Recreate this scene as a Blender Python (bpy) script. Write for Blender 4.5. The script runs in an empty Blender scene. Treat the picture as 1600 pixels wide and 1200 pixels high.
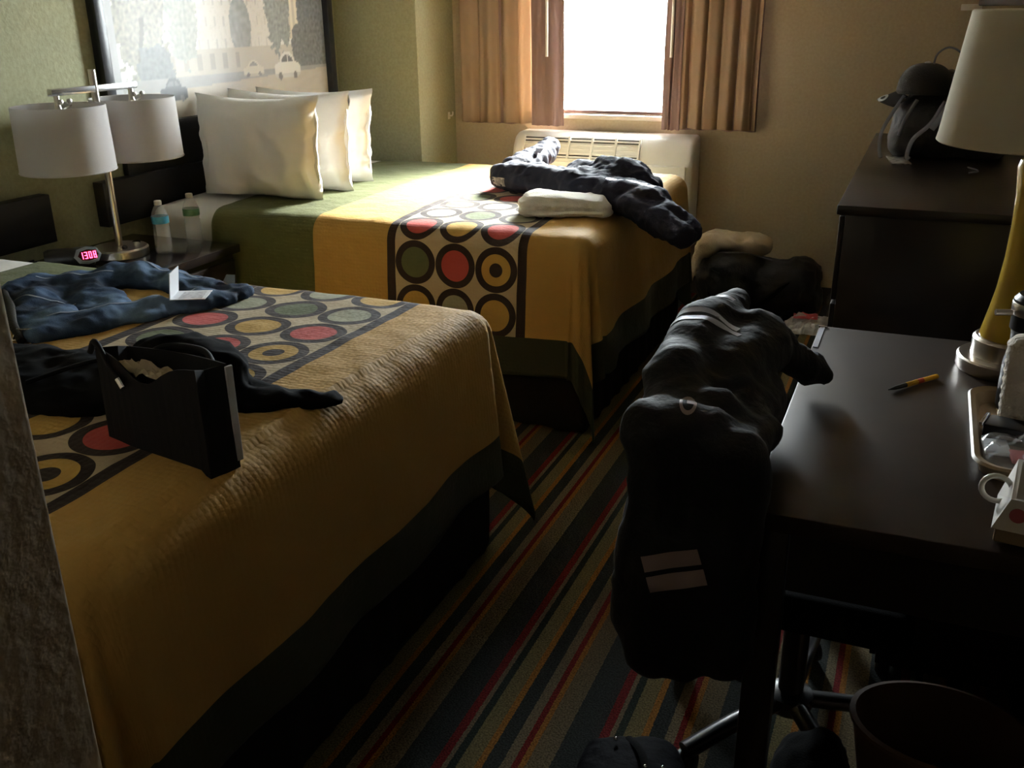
import bpy, bmesh, math, random
import numpy as np
from mathutils import Vector, Matrix, noise
from mathutils.bvhtree import BVHTree

random.seed(7)
SC = bpy.context.scene
COL = SC.collection
PI = math.pi

# ------------------------------------------------------------------ camera, world, exposure
cam_d = bpy.data.cameras.new('camera')
cam_d.sensor_fit = 'HORIZONTAL'
cam_d.sensor_width = 36.0
cam_d.lens = 36.0 * 1505.16 / 1600.0
cam_d.clip_start = 0.02
cam = bpy.data.objects.new('camera', cam_d)
COL.objects.link(cam)
rt = Vector((0.92258673, 0.38560953, -0.01179046))
dn = Vector((0.12977682, -0.33898719, -0.93179701))
fw = Vector((-0.36330662, 0.85813343, -0.36278826))
up = -dn
cam.matrix_world = Matrix(((rt.x, up.x, -fw.x, 0.0), (rt.y, up.y, -fw.y, 0.0), (rt.z, up.z, -fw.z, 1.55), (0, 0, 0, 1)))
SC.camera = cam

SKY = 18.0          # zenith-weighted overcast sky
EXPOSURE = 2.05
world = bpy.data.worlds.new('overcast_sky')
SC.world = world
world.use_nodes = True
bgn = world.node_tree.nodes['Background']
bgn.inputs['Color'].default_value = (0.89, 0.945, 1.0, 1)
wt = world.node_tree
wtc = wt.nodes.new('ShaderNodeTexCoord')
wsp = wt.nodes.new('ShaderNodeSeparateXYZ')
wt.links.new(wtc.outputs['Generated'], wsp.inputs[0])
wm = wt.nodes.new('ShaderNodeMath')          # standard overcast sky: L = Lz (1 + 2 sin h) / 3
wm.operation = 'MAXIMUM'
wm.inputs[1].default_value = 0.0
wt.links.new(wsp.outputs[2], wm.inputs[0])
wm2 = wt.nodes.new('ShaderNodeMath')
wm2.operation = 'MULTIPLY_ADD'
wm2.inputs[1].default_value = SKY * 2
wm2.inputs[2].default_value = SKY
wt.links.new(wm.outputs[0], wm2.inputs[0])
wt.links.new(wm2.outputs[0], bgn.inputs['Strength'])

# the sun behind bright haze, high outside the window and a little to the right
sun_d = bpy.data.lights.new('hazy_sun', 'SUN')
sun_d.energy = 34.0
sun_d.angle = math.radians(30)
sun_d.color = (1.0, 0.97, 0.93)
sun = bpy.data.objects.new('hazy_sun', sun_d)
COL.objects.link(sun)
sun.rotation_euler = Vector((-0.20, -1.0, -0.74)).to_track_quat('-Z', 'Y').to_euler()

vs = SC.view_settings
vs.view_transform = 'Standard'
vs.look = 'None'
vs.gamma = 1.0
vs.use_curve_mapping = False
vs.exposure = EXPOSURE
SC.cycles.use_denoising = True
SC.cycles.max_bounces = 10
SC.cycles.diffuse_bounces = 6
SC.cycles.glossy_bounces = 5
SC.cycles.transparent_max_bounces = 12

# portal that guides sampling of the sky through the window opening (gives off no light itself)
pl = bpy.data.lights.new('window_portal', 'AREA')
pl.shape = 'RECTANGLE'
pl.size = 1.5
pl.size_y = 1.15
pl.cycles.is_portal = True
plo = bpy.data.objects.new('window_portal', pl)
COL.objects.link(plo)
plo.location = (-1.68, 5.56, 1.55)
plo.rotation_euler = (-PI / 2, 0, 0)

# ------------------------------------------------------------------ helpers
def nd(nt, t, **kw):
    n = nt.nodes.new(t)
    for k, v in kw.items():
        setattr(n, k, v)
    return n


def new_mat(name):
    m = bpy.data.materials.new(name)
    m.use_nodes = True
    return m, m.node_tree, m.node_tree.nodes['Principled BSDF']


def mat(name, color, rough=0.6, metal=0.0, spec=0.5, var=0.0, vscale=8.0, bump=0.0, bscale=60.0, sheen=0.0,
        coat=0.0, detail=4.0, color2=None, bdist=0.01, stint=None):
    m, nt, b = new_mat(name)
    b.inputs['Roughness'].default_value = rough
    b.inputs['Metallic'].default_value = metal
    b.inputs['Specular IOR Level'].default_value = spec
    b.inputs['Sheen Weight'].default_value = sheen
    if stint:
        b.inputs['Specular Tint'].default_value = (*stint, 1)
    b.inputs['Coat Weight'].default_value = coat
    tc = nd(nt, 'ShaderNodeTexCoord')
    if var > 0 or color2:
        n = nd(nt, 'ShaderNodeTexNoise')
        n.inputs['Scale'].default_value = vscale
        n.inputs['Detail'].default_value = detail
        nt.links.new(tc.outputs['Object'], n.inputs['Vector'])
        r = nd(nt, 'ShaderNodeValToRGB')
        c2 = color2 or tuple(c * (1 - var) for c in color)
        r.color_ramp.elements[0].position = 0.35
        r.color_ramp.elements[1].position = 0.65
        r.color_ramp.elements[0].color = (*c2, 1)
        r.color_ramp.elements[1].color = (*color, 1)
        nt.links.new(n.outputs['Fac'], r.inputs['Fac'])
        nt.links.new(r.outputs['Color'], b.inputs['Base Color'])
    else:
        b.inputs['Base Color'].default_value = (*color, 1)
    if bump > 0:
        n2 = nd(nt, 'ShaderNodeTexNoise')
        n2.inputs['Scale'].default_value = bscale
        n2.inputs['Detail'].default_value = 3.0
        nt.links.new(tc.outputs['Object'], n2.inputs['Vector'])
        bp = nd(nt, 'ShaderNodeBump')
        bp.inputs['Strength'].default_value = bump
        bp.inputs['Distance'].default_value = bdist
        nt.links.new(n2.outputs['Fac'], bp.inputs['Height'])
        nt.links.new(bp.outputs['Normal'], b.inputs['Normal'])
    return m


def emis(name, color, strength):
    m, nt, b = new_mat(name)
    b.inputs['Base Color'].default_value = (*color, 1)
    b.inputs['Emission Color'].default_value = (*color, 1)
    b.inputs['Emission Strength'].default_value = strength
    return m


def link_mesh(name, me, m=None, parent=None, smooth=False):
    o = bpy.data.objects.new(name, me)
    COL.objects.link(o)
    if m is not None:
        me.materials.append(m)
    if smooth:
        me.polygons.foreach_set('use_smooth', [True] * len(me.polygons))
    if parent is not None:
        o.parent = parent
    return o


def obj(name, bm, m=None, parent=None, smooth=False, autosmooth=None):
    me = bpy.data.meshes.new(name)
    bm.normal_update()
    bm.to_mesh(me)
    bm.free()
    o = link_mesh(name, me, m, parent, smooth)
    if autosmooth:
        me.polygons.foreach_set('use_smooth', [True] * len(me.polygons))
        me.set_sharp_from_angle(angle=math.radians(autosmooth))
    return o


def thing(name, label, cat, loc=(0, 0, 0), rz=0.0, group=None):
    o = bpy.data.objects.new(name, None)
    COL.objects.link(o)
    o.location = loc
    o.rotation_euler = (0, 0, rz)
    o.empty_display_size = 0.05
    tag(o, label, cat, group)
    return o


def tag(o, label, cat, group=None):
    o['label'] = label
    o['category'] = cat
    if group:
        o['group'] = group
    return o


def struct(o):
    o['kind'] = 'structure'
    return o


def bx(bm, x0, x1, y0, y1, z0, z1, bev=0.0, seg=2, M=None):
    r = bmesh.ops.create_cube(bm, size=1.0)
    vv = r['verts']
    for v in vv:
        v.co = Vector((x0 + (v.co.x + .5) * (x1 - x0), y0 + (v.co.y + .5) * (y1 - y0), z0 + (v.co.z + .5) * (z1 - z0)))
    if M is not None:
        for v in vv:
            v.co = M @ v.co
    if bev > 0:
        es = list({e for v in vv for e in v.link_edges})
        bmesh.ops.bevel(bm, geom=es, offset=bev, segments=seg, profile=0.5, affect='EDGES')
    return bm


def box(name, x0, x1, y0, y1, z0, z1, m, parent=None, bev=0.0, seg=2, M=None):
    bm = bmesh.new()
    bx(bm, x0, x1, y0, y1, z0, z1, bev, seg, M)
    return obj(name, bm, m, parent, autosmooth=40 if bev else None)


def lathe_bm(bm, prof, n=32, c=(0, 0, 0), sx=1.0, sy=1.0, cap0=True, cap1=True, axis=None):
    rings = []
    for (r, z) in prof:
        ring = []
        for i in range(n):
            a = 2 * PI * i / n
            p = Vector((r * math.cos(a) * sx, r * math.sin(a) * sy, z))
            if axis is not None:
                p = axis @ p
            ring.append(bm.verts.new(p + Vector(c)))
        rings.append(ring)
    for a, b in zip(rings, rings[1:]):
        for i in range(n):
            j = (i + 1) % n
            bm.faces.new((a[i], a[j], b[j], b[i]))
    if cap0:
        bm.faces.new(list(reversed(rings[0])))
    if cap1:
        bm.faces.new(rings[-1])
    return bm


def lathe(name, prof, m, parent=None, n=32, c=(0, 0, 0), sx=1.0, sy=1.0, cap0=True, cap1=True, axis=None, auto=35):
    bm = bmesh.new()
    lathe_bm(bm, prof, n, c, sx, sy, cap0, cap1, axis)
    bmesh.ops.recalc_face_normals(bm, faces=bm.faces)
    return obj(name, bm, m, parent, autosmooth=auto)


def catmull(pts, sub=6):
    P = [Vector(p) for p in pts]
    if len(P) < 3:
        return P
    out = []
    Q = [P[0] * 2 - P[1]] + P + [P[-1] * 2 - P[-2]]
    for i in range(1, len(Q) - 2):
        a, b, c, d = Q[i - 1], Q[i], Q[i + 1], Q[i + 2]
        for s in range(sub):
            t = s / sub
            out.append(0.5 * ((2 * b) + (c - a) * t + (2 * a - 5 * b + 4 * c - d) * t * t + (3 * b - a - 3 * c + d) * t ** 3))
    out.append(P[-1])
    return out


def tube_bm(bm, pts, r, n=10, flat=1.0, upv=None, radii=None):
    P = [Vector(p) for p in pts]
    rings = []
    prev = None
    for i, p in enumerate(P):
        t = (P[min(i + 1, len(P) - 1)] - P[max(i - 1, 0)]).normalized()
        u = Vector(upv) if upv else (prev if prev is not None else (Vector((0, 0, 1)) if abs(t.z) < .9 else Vector((1, 0, 0))))
        s = t.cross(u)
        if s.length < 1e-6:
            s = t.cross(Vector((0.3, 1, 0.2)))
        s.normalize()
        u = s.cross(t).normalized()
        prev = u
        rr = radii[i] if radii else r
        rings.append([bm.verts.new(p + s * (rr * math.cos(2 * PI * k / n)) + u * (rr * flat * math.sin(2 * PI * k / n))) for k in range(n)])
    for a, b in zip(rings, rings[1:]):
        for i in range(n):
            j = (i + 1) % n
            bm.faces.new((a[i], a[j], b[j], b[i]))
    bm.faces.new(list(reversed(rings[0])))
    bm.faces.new(rings[-1])
    return bm


def tube(name, pts, r, m, parent=None, n=10, smooth=True, flat=1.0, upv=None, sub=6, radii=None):
    P = catmull(pts, sub) if smooth and len(pts) > 2 else [Vector(p) for p in pts]
    bm = bmesh.new()
    tube_bm(bm, P, r, n, flat, upv, radii)
    bmesh.ops.recalc_face_normals(bm, faces=bm.faces)
    return obj(name, bm, m, parent, autosmooth=50)


def cyl(name, p0, p1, r, m, parent=None, n=20):
    return tube(name, [p0, p1], r, m, parent, n, smooth=False)


def nz(p, f, seed=0.0):
    return noise.noise(Vector((p[0] * f + seed, p[1] * f + seed * 1.7, p[2] * f - seed)))


def ridge(p, f, seed=0.0):
    return 1.0 - 2.0 * abs(nz(p, f, seed))


def grid_mesh(bm, fn, nu, nv, uvfn=None, uvname='cloth'):
    uvl = bm.loops.layers.uv.new(uvname) if uvfn else None
    V = [[bm.verts.new(fn(i / nu, j / nv)) for j in range(nv + 1)] for i in range(nu + 1)]
    for i in range(nu):
        for j in range(nv):
            f = bm.faces.new((V[i][j], V[i + 1][j], V[i + 1][j + 1], V[i][j + 1]))
            if uvl:
                for l, (a, b) in zip(f.loops, ((i, j), (i + 1, j), (i + 1, j + 1), (i, j + 1))):
                    l[uvl].uv = uvfn(a / nu, b / nv)
    return V


def blob(name, elems, m, parent=None, voxel=0.012, amp=0.006, freq=9.0, fold=None, seed=1.0, smooth_it=6, tag_=None, zmin=None):
    """soft goods: union of capsules / ellipsoids, skinned, smoothed and creased; returns one mesh object"""
    bm = bmesh.new()
    for e in elems:
        if e[0] == 'c':
            p0, p1, r0, r1 = Vector(e[1]), Vector(e[2]), e[3], e[4]
            sq = Vector(e[5]) if len(e) > 5 else Vector((1, 1, 1))
            L = (p1 - p0).length
            n = max(2, int(L / (min(r0, r1) * .45)) + 1)
            for i in range(n + 1):
                t = i / n
                c = p0.lerp(p1, t)
                r = r0 + (r1 - r0) * t
                res = bmesh.ops.create_icosphere(bm, subdivisions=2, radius=r)
                for v in res['verts']:
                    v.co = Vector((v.co.x * sq.x, v.co.y * sq.y, v.co.z * sq.z)) + c
        else:
            c, rr, rot = Vector(e[1]), e[2], e[3] if len(e) > 3 else (0, 0, 0)
            pw = e[4] if len(e) > 4 else 1.0
            from mathutils import Euler
            R = Euler(rot).to_matrix()
            res = bmesh.ops.create_icosphere(bm, subdivisions=3, radius=1.0)
            for v in res['verts']:
                q = v.co
                if pw != 1.0:
                    q = Vector([math.copysign(abs(x) ** pw, x) for x in q])
                v.co = R @ Vector((q.x * rr[0], q.y * rr[1], q.z * rr[2])) + c
    me = bpy.data.meshes.new(name + '_src')
    bm.to_mesh(me)
    bm.free()
    o = bpy.data.objects.new(name + '_src', me)
    COL.objects.link(o)
    md = o.modifiers.new('r', 'REMESH')
    md.mode = 'VOXEL'
    md.voxel_size = voxel
    ms = o.modifiers.new('s', 'SMOOTH')
    ms.iterations = smooth_it
    ms.factor = 0.5
    dg = bpy.context.evaluated_depsgraph_get()
    me2 = bpy.data.meshes.new_from_object(o.evaluated_get(dg))
    bpy.data.objects.remove(o)
    bpy.data.meshes.remove(me)
    nrm = [v.normal.copy() for v in me2.vertices]
    for v, nn in zip(me2.vertices, nrm):
        p = v.co.copy()
        d = amp * (nz(p, freq, seed) + .55 * ridge(p, freq * 1.9, seed + 3) - .25 + .3 * nz(p, freq * 4, seed + 9))
        if fold:
            ax, f, a = fold
            d += a * math.sin(p.dot(Vector(ax)) * f + 2.2 * nz(p, 4.0, seed + 5))
        v.co = p + nn * d
        if zmin is not None and v.co.z < zmin:
            v.co.z = zmin
    me2.name = name
    me2.materials.clear()
    return link_mesh(name, me2, m, parent, smooth=True)


def decal(name, target, centre, direction, upv, poly, m, parent, off=0.002, th=0.0015, sub=1):
    """a printed / sewn piece laid onto a soft surface: poly is a list of (faces as lists of 2-D points)"""
    tm = target.data
    bvh = BVHTree.FromPolygons([v.co.copy() for v in tm.vertices], [tuple(p.vertices) for p in tm.polygons])
    d = Vector(direction).normalized()
    u = Vector(upv)
    r = d.cross(u).normalized()
    u = r.cross(d).normalized()
    bm = bmesh.new()
    cache = {}
    def V(p):
        k = (round(p[0], 6), round(p[1], 6))
        if k not in cache:
            o0 = Vector(centre) + r * p[0] + u * p[1] - d * 1.0
            hit = bvh.ray_cast(o0, d)
            q = hit[0] - d * off if hit[0] is not None else Vector(centre) + r * p[0] + u * p[1]
            cache[k] = bm.verts.new(q)
        return cache[k]
    for f in poly:
        try:
            bm.faces.new([V(p) for p in f])
        except ValueError:
            pass
    return obj(name, bm, m, parent, smooth=True)


def rect_poly(w, h, nx=8, ny=3, bend=0.0):
    out = []
    for i in range(nx):
        for j in range(ny):
            x0, x1 = -w / 2 + w * i / nx, -w / 2 + w * (i + 1) / nx
            y0, y1 = -h / 2 + h * j / ny, -h / 2 + h * (j + 1) / ny
            g = lambda x: bend * (x / (w / 2)) ** 2
            out.append([(x0, y0 + g(x0)), (x1, y0 + g(x1)), (x1, y1 + g(x1)), (x0, y1 + g(x0))])
    return out


def ring_poly(r0, r1, n=24, sx=1.0, sy=1.0, a0=0.0, a1=2 * PI):
    out = []
    for i in range(n):
        a, b = a0 + (a1 - a0) * i / n, a0 + (a1 - a0) * (i + 1) / n
        out.append([(r0 * math.cos(a) * sx, r0 * math.sin(a) * sy), (r1 * math.cos(a) * sx, r1 * math.sin(a) * sy),
                    (r1 * math.cos(b) * sx, r1 * math.sin(b) * sy), (r0 * math.cos(b) * sx, r0 * math.sin(b) * sy)])
    return out


class NB:
    """tiny node-expression builder"""
    def __init__(self, nt):
        self.nt = nt

    def m(self, op, a, b=None, c=None):
        n = self.nt.nodes.new('ShaderNodeMath')
        n.operation = op
        for i, x in enumerate((a, b, c)):
            if x is None:
                continue
            if isinstance(x, (int, float)):
                n.inputs[i].default_value = x
            else:
                self.nt.links.new(x, n.inputs[i])
        return n.outputs[0]

    def between(self, x, lo, hi):
        return self.m('MULTIPLY', self.m('GREATER_THAN', x, lo), self.m('LESS_THAN', x, hi))

    def mix(self, fac, a, b):
        n = self.nt.nodes.new('ShaderNodeMix')
        n.data_type = 'RGBA'
        self.nt.links.new(fac, n.inputs[0])
        for i, x in ((6, a), (7, b)):
            if isinstance(x, tuple):
                n.inputs[i].default_value = (*x, 1)
            else:
                self.nt.links.new(x, n.inputs[i])
        return n.outputs[2]

    def ramp(self, fac, stops, interp='CONSTANT'):
        n = self.nt.nodes.new('ShaderNodeValToRGB')
        cr = n.color_ramp
        cr.interpolation = interp
        while len(cr.elements) < len(stops):
            cr.elements.new(0.5)
        for e, (p, c) in zip(cr.elements, stops):
            e.position = p
            e.color = (*c, 1)
        self.nt.links.new(fac, n.inputs[0])
        return n.outputs[0]


# ------------------------------------------------------------------ materials
def wall_mat(name, c, c2, bump=0.35, bscale=55.0):
    return mat(name, c, rough=0.75, spec=0.35, color2=c2, vscale=70.0, bump=bump, bscale=bscale, detail=6.0, bdist=0.006)


M_green = wall_mat('green_textured_wall', (0.40, 0.395, 0.235), (0.345, 0.34, 0.195))
M_tan = wall_mat('tan_textured_wall', (0.46, 0.38, 0.25), (0.42, 0.34, 0.22), bump=.2)
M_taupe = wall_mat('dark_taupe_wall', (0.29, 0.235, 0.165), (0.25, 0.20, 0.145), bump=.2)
M_entry = wall_mat('taupe_knockdown_wall', (0.46, 0.37, 0.26), (0.38, 0.30, 0.21), bump=.55, bscale=38)
M_ceil = mat('warm_grey_ceiling', (0.42, 0.40, 0.36), rough=.9, bump=.3, bscale=90)
M_wood = mat('espresso_wood', (0.020, 0.013, 0.010), rough=.32, spec=.5, color2=(0.012, 0.008, 0.006), vscale=5, bump=.05, bscale=40)
M_wood_d = mat('espresso_desk_top', (0.040, 0.027, 0.020), rough=.38, spec=.34, color2=(0.030, 0.020, 0.015), vscale=5, stint=(1.0, .80, .66))
M_blackboard = mat('black_headboard_wood', (0.012, 0.011, 0.013), rough=.42, spec=.5, var=.3, vscale=6)
M_frame = mat('black_picture_frame', (0.012, 0.013, 0.018), rough=.35)
M_chrome = mat('brushed_nickel', (0.62, 0.58, 0.54), rough=.28, metal=1.0)
M_steel = mat('bright_metal', (0.75, 0.75, 0.76), rough=.22, metal=1.0)
M_white_pl = mat('white_plastic', (0.72, 0.70, 0.64), rough=.4)
M_ac = mat('off_white_appliance_plastic', (0.73, 0.72, 0.68), rough=.38, var=.05)
M_acdark = mat('dark_grille_recess', (0.05, 0.05, 0.05), rough=.7)
M_black_pl = mat('black_plastic', (0.008, 0.008, 0.009), rough=.35)
M_black_cl = mat('black_fabric', (0.005, 0.005, 0.005), rough=.95, spec=.06, bump=.2, bscale=300, sheen=.03)
M_navy_cl = mat('navy_black_jacket_nylon', (0.020, 0.022, 0.040), rough=.8, spec=.25, bump=.35, bscale=40)
M_jacket = mat('dark_jacket_textile', (0.007, 0.0065, 0.008), rough=.75, spec=.25, bump=.25, bscale=60, sheen=.04)
M_trouser = mat('black_trouser_cloth', (0.004, 0.004, 0.005), rough=.95, spec=.1)
M_reflect = mat('silver_reflective_tape', (0.45, 0.47, 0.56), rough=.5, metal=.2)
M_pinkrefl = mat('dusky_reflective_tape', (0.30, 0.22, 0.205), rough=.5)
M_pillow = mat('white_pillowcase', (0.80, 0.78, 0.74), rough=.85, spec=.2, bump=.1, bscale=30, sheen=.1)
M_sheet = mat('white_sheet', (0.80, 0.79, 0.76), rough=.85, spec=.2, bump=.1, bscale=20)
M_towel = mat('white_terry_towel', (0.80, 0.77, 0.68), rough=.95, spec=.1, bump=.6, bscale=260, sheen=.2)
M_beige = mat('beige_terry_cloth', (0.50, 0.42, 0.29), rough=.95, spec=.1, bump=.5, bscale=200)
M_skirt = mat('dark_bed_skirt_fabric', (0.014, 0.012, 0.011), rough=.9, spec=.15)
M_paper = mat('white_paper', (0.78, 0.80, 0.84), rough=.8)
M_tissue = mat('tan_tissue_paper', (0.42, 0.36, 0.25), rough=.85)
M_bagblack = mat('matte_black_paper', (0.007, 0.007, 0.009), rough=.75, spec=.25)
M_baglining = mat('grey_white_paper_edge', (0.50, 0.53, 0.58), rough=.7)
M_leather = mat('black_leather', (0.008, 0.007, 0.006), rough=.6, spec=.2, bump=.2, bscale=120)
M_skin_tray = mat('tan_moulded_plastic', (0.36, 0.26, 0.15), rough=.45)
M_cup = mat('white_paper_cup', (0.68, 0.60, 0.50), rough=.75, bump=.5, bscale=120)
M_pink = mat('pink_print', (0.55, 0.12, 0.13), rough=.5)
M_yellow = mat('yellow_plastic', (0.75, 0.42, 0.02), rough=.35)
M_bin = mat('brown_plastic_bin', (0.16, 0.09, 0.05), rough=.5)
M_cap = mat('black_cap_cloth', (0.014, 0.013, 0.013), rough=.8, bump=.3, bscale=250, sheen=.15)
M_pack = mat('black_backpack_nylon', (0.012, 0.012, 0.015), rough=.6, bump=.2, bscale=200, sheen=.1)
M_strap = mat('grey_webbing', (0.17, 0.18, 0.22), rough=.6)
M_duffel = mat('black_duffel_nylon', (0.014, 0.014, 0.016), rough=.7, bump=.25, bscale=150, sheen=.1)
M_card = mat('printed_card', (0.36, 0.34, 0.32), rough=.5, color2=(0.10, 0.09, 0.09), vscale=60)
M_tv = mat('black_gloss_screen', (0.006, 0.006, 0.007), rough=.12)
M_yglass = mat('mustard_ceramic_glaze', (0.58, 0.38, 0.03), rough=.22, coat=.3, var=.12, vscale=4)
M_curt_in = mat('mauve_blackout_lining', (0.27, 0.18, 0.165), rough=.8, spec=.2)
M_tape = mat('grey_floor_wheel_plastic', (0.02, 0.02, 0.02), rough=.5)
M_wframe = mat('dark_bronze_window_frame', (0.16, 0.10, 0.08), rough=.5)
M_sill = mat('cream_painted_sill', (0.55, 0.48, 0.38), rough=.55)
M_base = mat('dark_cove_baseboard', (0.035, 0.030, 0.026), rough=.55)
M_ground = mat('grey_asphalt_outside', (0.34, 0.34, 0.33), rough=.9, var=.1, vscale=.5)


def shade_mat(name, col, trans):
    m, nt, b = new_mat(name)
    b.inputs['Base Color'].default_value = (*col, 1)
    b.inputs['Roughness'].default_value = .85
    b.inputs['Specular IOR Level'].default_value = .15
    tr = nd(nt, 'ShaderNodeBsdfTranslucent')
    tr.inputs['Color'].default_value = (*col, 1)
    mx = nd(nt, 'ShaderNodeMixShader')
    mx.inputs[0].default_value = trans
    out = nt.nodes['Material Output']
    nt.links.new(b.outputs[0], mx.inputs[1])
    nt.links.new(tr.outputs[0], mx.inputs[2])
    nt.links.new(mx.outputs[0], out.inputs['Surface'])
    tc = nd(nt, 'ShaderNodeTexCoord')
    w = nd(nt, 'ShaderNodeTexNoise')
    w.inputs['Scale'].default_value = 350
    nt.links.new(tc.outputs['Object'], w.inputs['Vector'])
    bp = nd(nt, 'ShaderNodeBump')
    bp.inputs['Strength'].default_value = .12
    bp.inputs['Distance'].default_value = .003
    nt.links.new(w.outputs['Fac'], bp.inputs['Height'])
    nt.links.new(bp.outputs['Normal'], b.inputs['Normal'])
    return m


M_shade = shade_mat('white_linen_shade', (0.72, 0.70, 0.70), .35)
M_shade_y = shade_mat('cream_linen_shade', (0.70, 0.64, 0.50), .35)
M_curtain = shade_mat('tan_curtain_cloth', (0.46, 0.33, 0.225), .22)


def glass_mat(name, tint, rough=0.0, refl=1.0):
    m, nt, b = new_mat(name)
    nt.nodes.remove(b)
    t = nd(nt, 'ShaderNodeBsdfTransparent')
    t.inputs['Color'].default_value = (*tint, 1)
    g = nd(nt, 'ShaderNodeBsdfGlossy')
    g.inputs['Roughness'].default_value = rough
    fr = nd(nt, 'ShaderNodeFresnel')
    fr.inputs['IOR'].default_value = 1.45
    mx = nd(nt, 'ShaderNodeMixShader')
    nt.links.new(fr.outputs[0], mx.inputs[0])
    nt.links.new(t.outputs[0], mx.inputs[1])
    nt.links.new(g.outputs[0], mx.inputs[2])
    nt.links.new(mx.outputs[0], nt.nodes['Material Output'].inputs['Surface'])
    return m


M_glass = glass_mat('window_glass', (0.94, 0.96, 0.95))
M_pet = None


def pet_mat():
    m, nt, b = new_mat('clear_ribbed_bottle_plastic')
    b.inputs['Base Color'].default_value = (0.85, 0.87, 0.9, 1)
    b.inputs['Roughness'].default_value = .12
    b.inputs['Specular IOR Level'].default_value = .8
    t = nd(nt, 'ShaderNodeBsdfTransparent')
    t.inputs['Color'].default_value = (0.93, 0.95, 0.97, 1)
    mx = nd(nt, 'ShaderNodeMixShader')
    mx.inputs[0].default_value = .74
    nt.links.new(b.outputs[0], mx.inputs[1])
    nt.links.new(t.outputs[0], mx.inputs[2])
    nt.links.new(mx.outputs[0], nt.nodes['Material Output'].inputs['Surface'])
    return m


M_pet = pet_mat()
M_clearbag = pet_mat()
M_clearbag.name = 'clear_crumpled_plastic'


def denim_mat():
    m, nt, b = new_mat('blue_denim')
    tc = nd(nt, 'ShaderNodeTexCoord')
    n = nd(nt, 'ShaderNodeTexNoise')
    n.inputs['Scale'].default_value = 6
    n.inputs['Detail'].default_value = 8
    nt.links.new(tc.outputs['Object'], n.inputs['Vector'])
    e = NB(nt)
    c = e.ramp(n.outputs['Fac'], [(0.36, (0.010, 0.017, 0.034)), (0.52, (0.035, 0.065, 0.125)), (0.66, (0.12, 0.19, 0.30))], 'LINEAR')
    nt.links.new(c, b.inputs['Base Color'])
    b.inputs['Roughness'].default_value = .85
    b.inputs['Specular IOR Level'].default_value = .2
    n2 = nd(nt, 'ShaderNodeTexNoise')
    n2.inputs['Scale'].default_value = 260
    nt.links.new(tc.outputs['Object'], n2.inputs['Vector'])
    bp = nd(nt, 'ShaderNodeBump')
    bp.inputs['Strength'].default_value = .3
    bp.inputs['Distance'].default_value = .003
    nt.links.new(n2.outputs['Fac'], bp.inputs['Height'])
    nt.links.new(bp.outputs['Normal'], b.inputs['Normal'])
    return m


M_denim = denim_mat()


def carpet_mat():
    m, nt, b = new_mat('striped_carpet')
    e = NB(nt)
    g = nd(nt, 'ShaderNodeNewGeometry')
    sp = nd(nt, 'ShaderNodeSeparateXYZ')
    nt.links.new(g.outputs['Position'], sp.inputs[0])
    n = nd(nt, 'ShaderNodeTexNoise')
    n.inputs['Scale'].default_value = 160
    nt.links.new(g.outputs['Position'], n.inputs['Vector'])
    x = e.m('ADD', sp.outputs[0], e.m('MULTIPLY', e.m('SUBTRACT', n.outputs['Fac'], .5), .006))
    P = .3135
    f = e.m('FRACT', e.m('DIVIDE', e.m('ADD', x, .511 + 20 * P), P))
    red, tan, dk, gold, org = (.20, .018, .018), (.20, .16, .095), (.030, .040, .032), (.20, .165, .075), (.36, .155, .03)
    dgr, brn = (.040, .045, .042), (.175, .135, .075)
    k_ = .72
    red, tan, dk, gold, org, dgr, brn = [tuple(v * k_ for v in c) for c in (red, tan, dk, gold, org, dgr, brn)]
    st = [(0, red), (.020, tan), (.031, dk), (.049, gold), (.088, org), (.103, dgr), (.139, tan), (.162, red), (.177, org), (.190, brn), (.241, dgr)]
    c = e.ramp(f, [(a / P, col) for a, col in st])
    n2 = nd(nt, 'ShaderNodeTexNoise')
    n2.inputs['Scale'].default_value = 220
    n2.inputs['Detail'].default_value = 2
    nt.links.new(g.outputs['Position'], n2.inputs['Vector'])
    mm = nd(nt, 'ShaderNodeMix', data_type='RGBA', blend_type='MULTIPLY')
    mm.inputs[0].default_value = .85
    nt.links.new(c, mm.inputs[6])
    r = e.ramp(n2.outputs['Fac'], [(.35, (.45, .45, .45)), (.65, (1.35, 1.35, 1.35))], 'LINEAR')
    nt.links.new(r, mm.inputs[7])
    nt.links.new(mm.outputs[2], b.inputs['Base Color'])
    b.inputs['Roughness'].default_value = .95
    b.inputs['Specular IOR Level'].default_value = .1
    bp = nd(nt, 'ShaderNodeBump')
    bp.inputs['Strength'].default_value = .5
    bp.inputs['Distance'].default_value = .006
    nt.links.new(n2.outputs['Fac'], bp.inputs['Height'])
    nt.links.new(bp.outputs['Normal'], b.inputs['Normal'])
    return m


M_carpet = carpet_mat()


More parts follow.
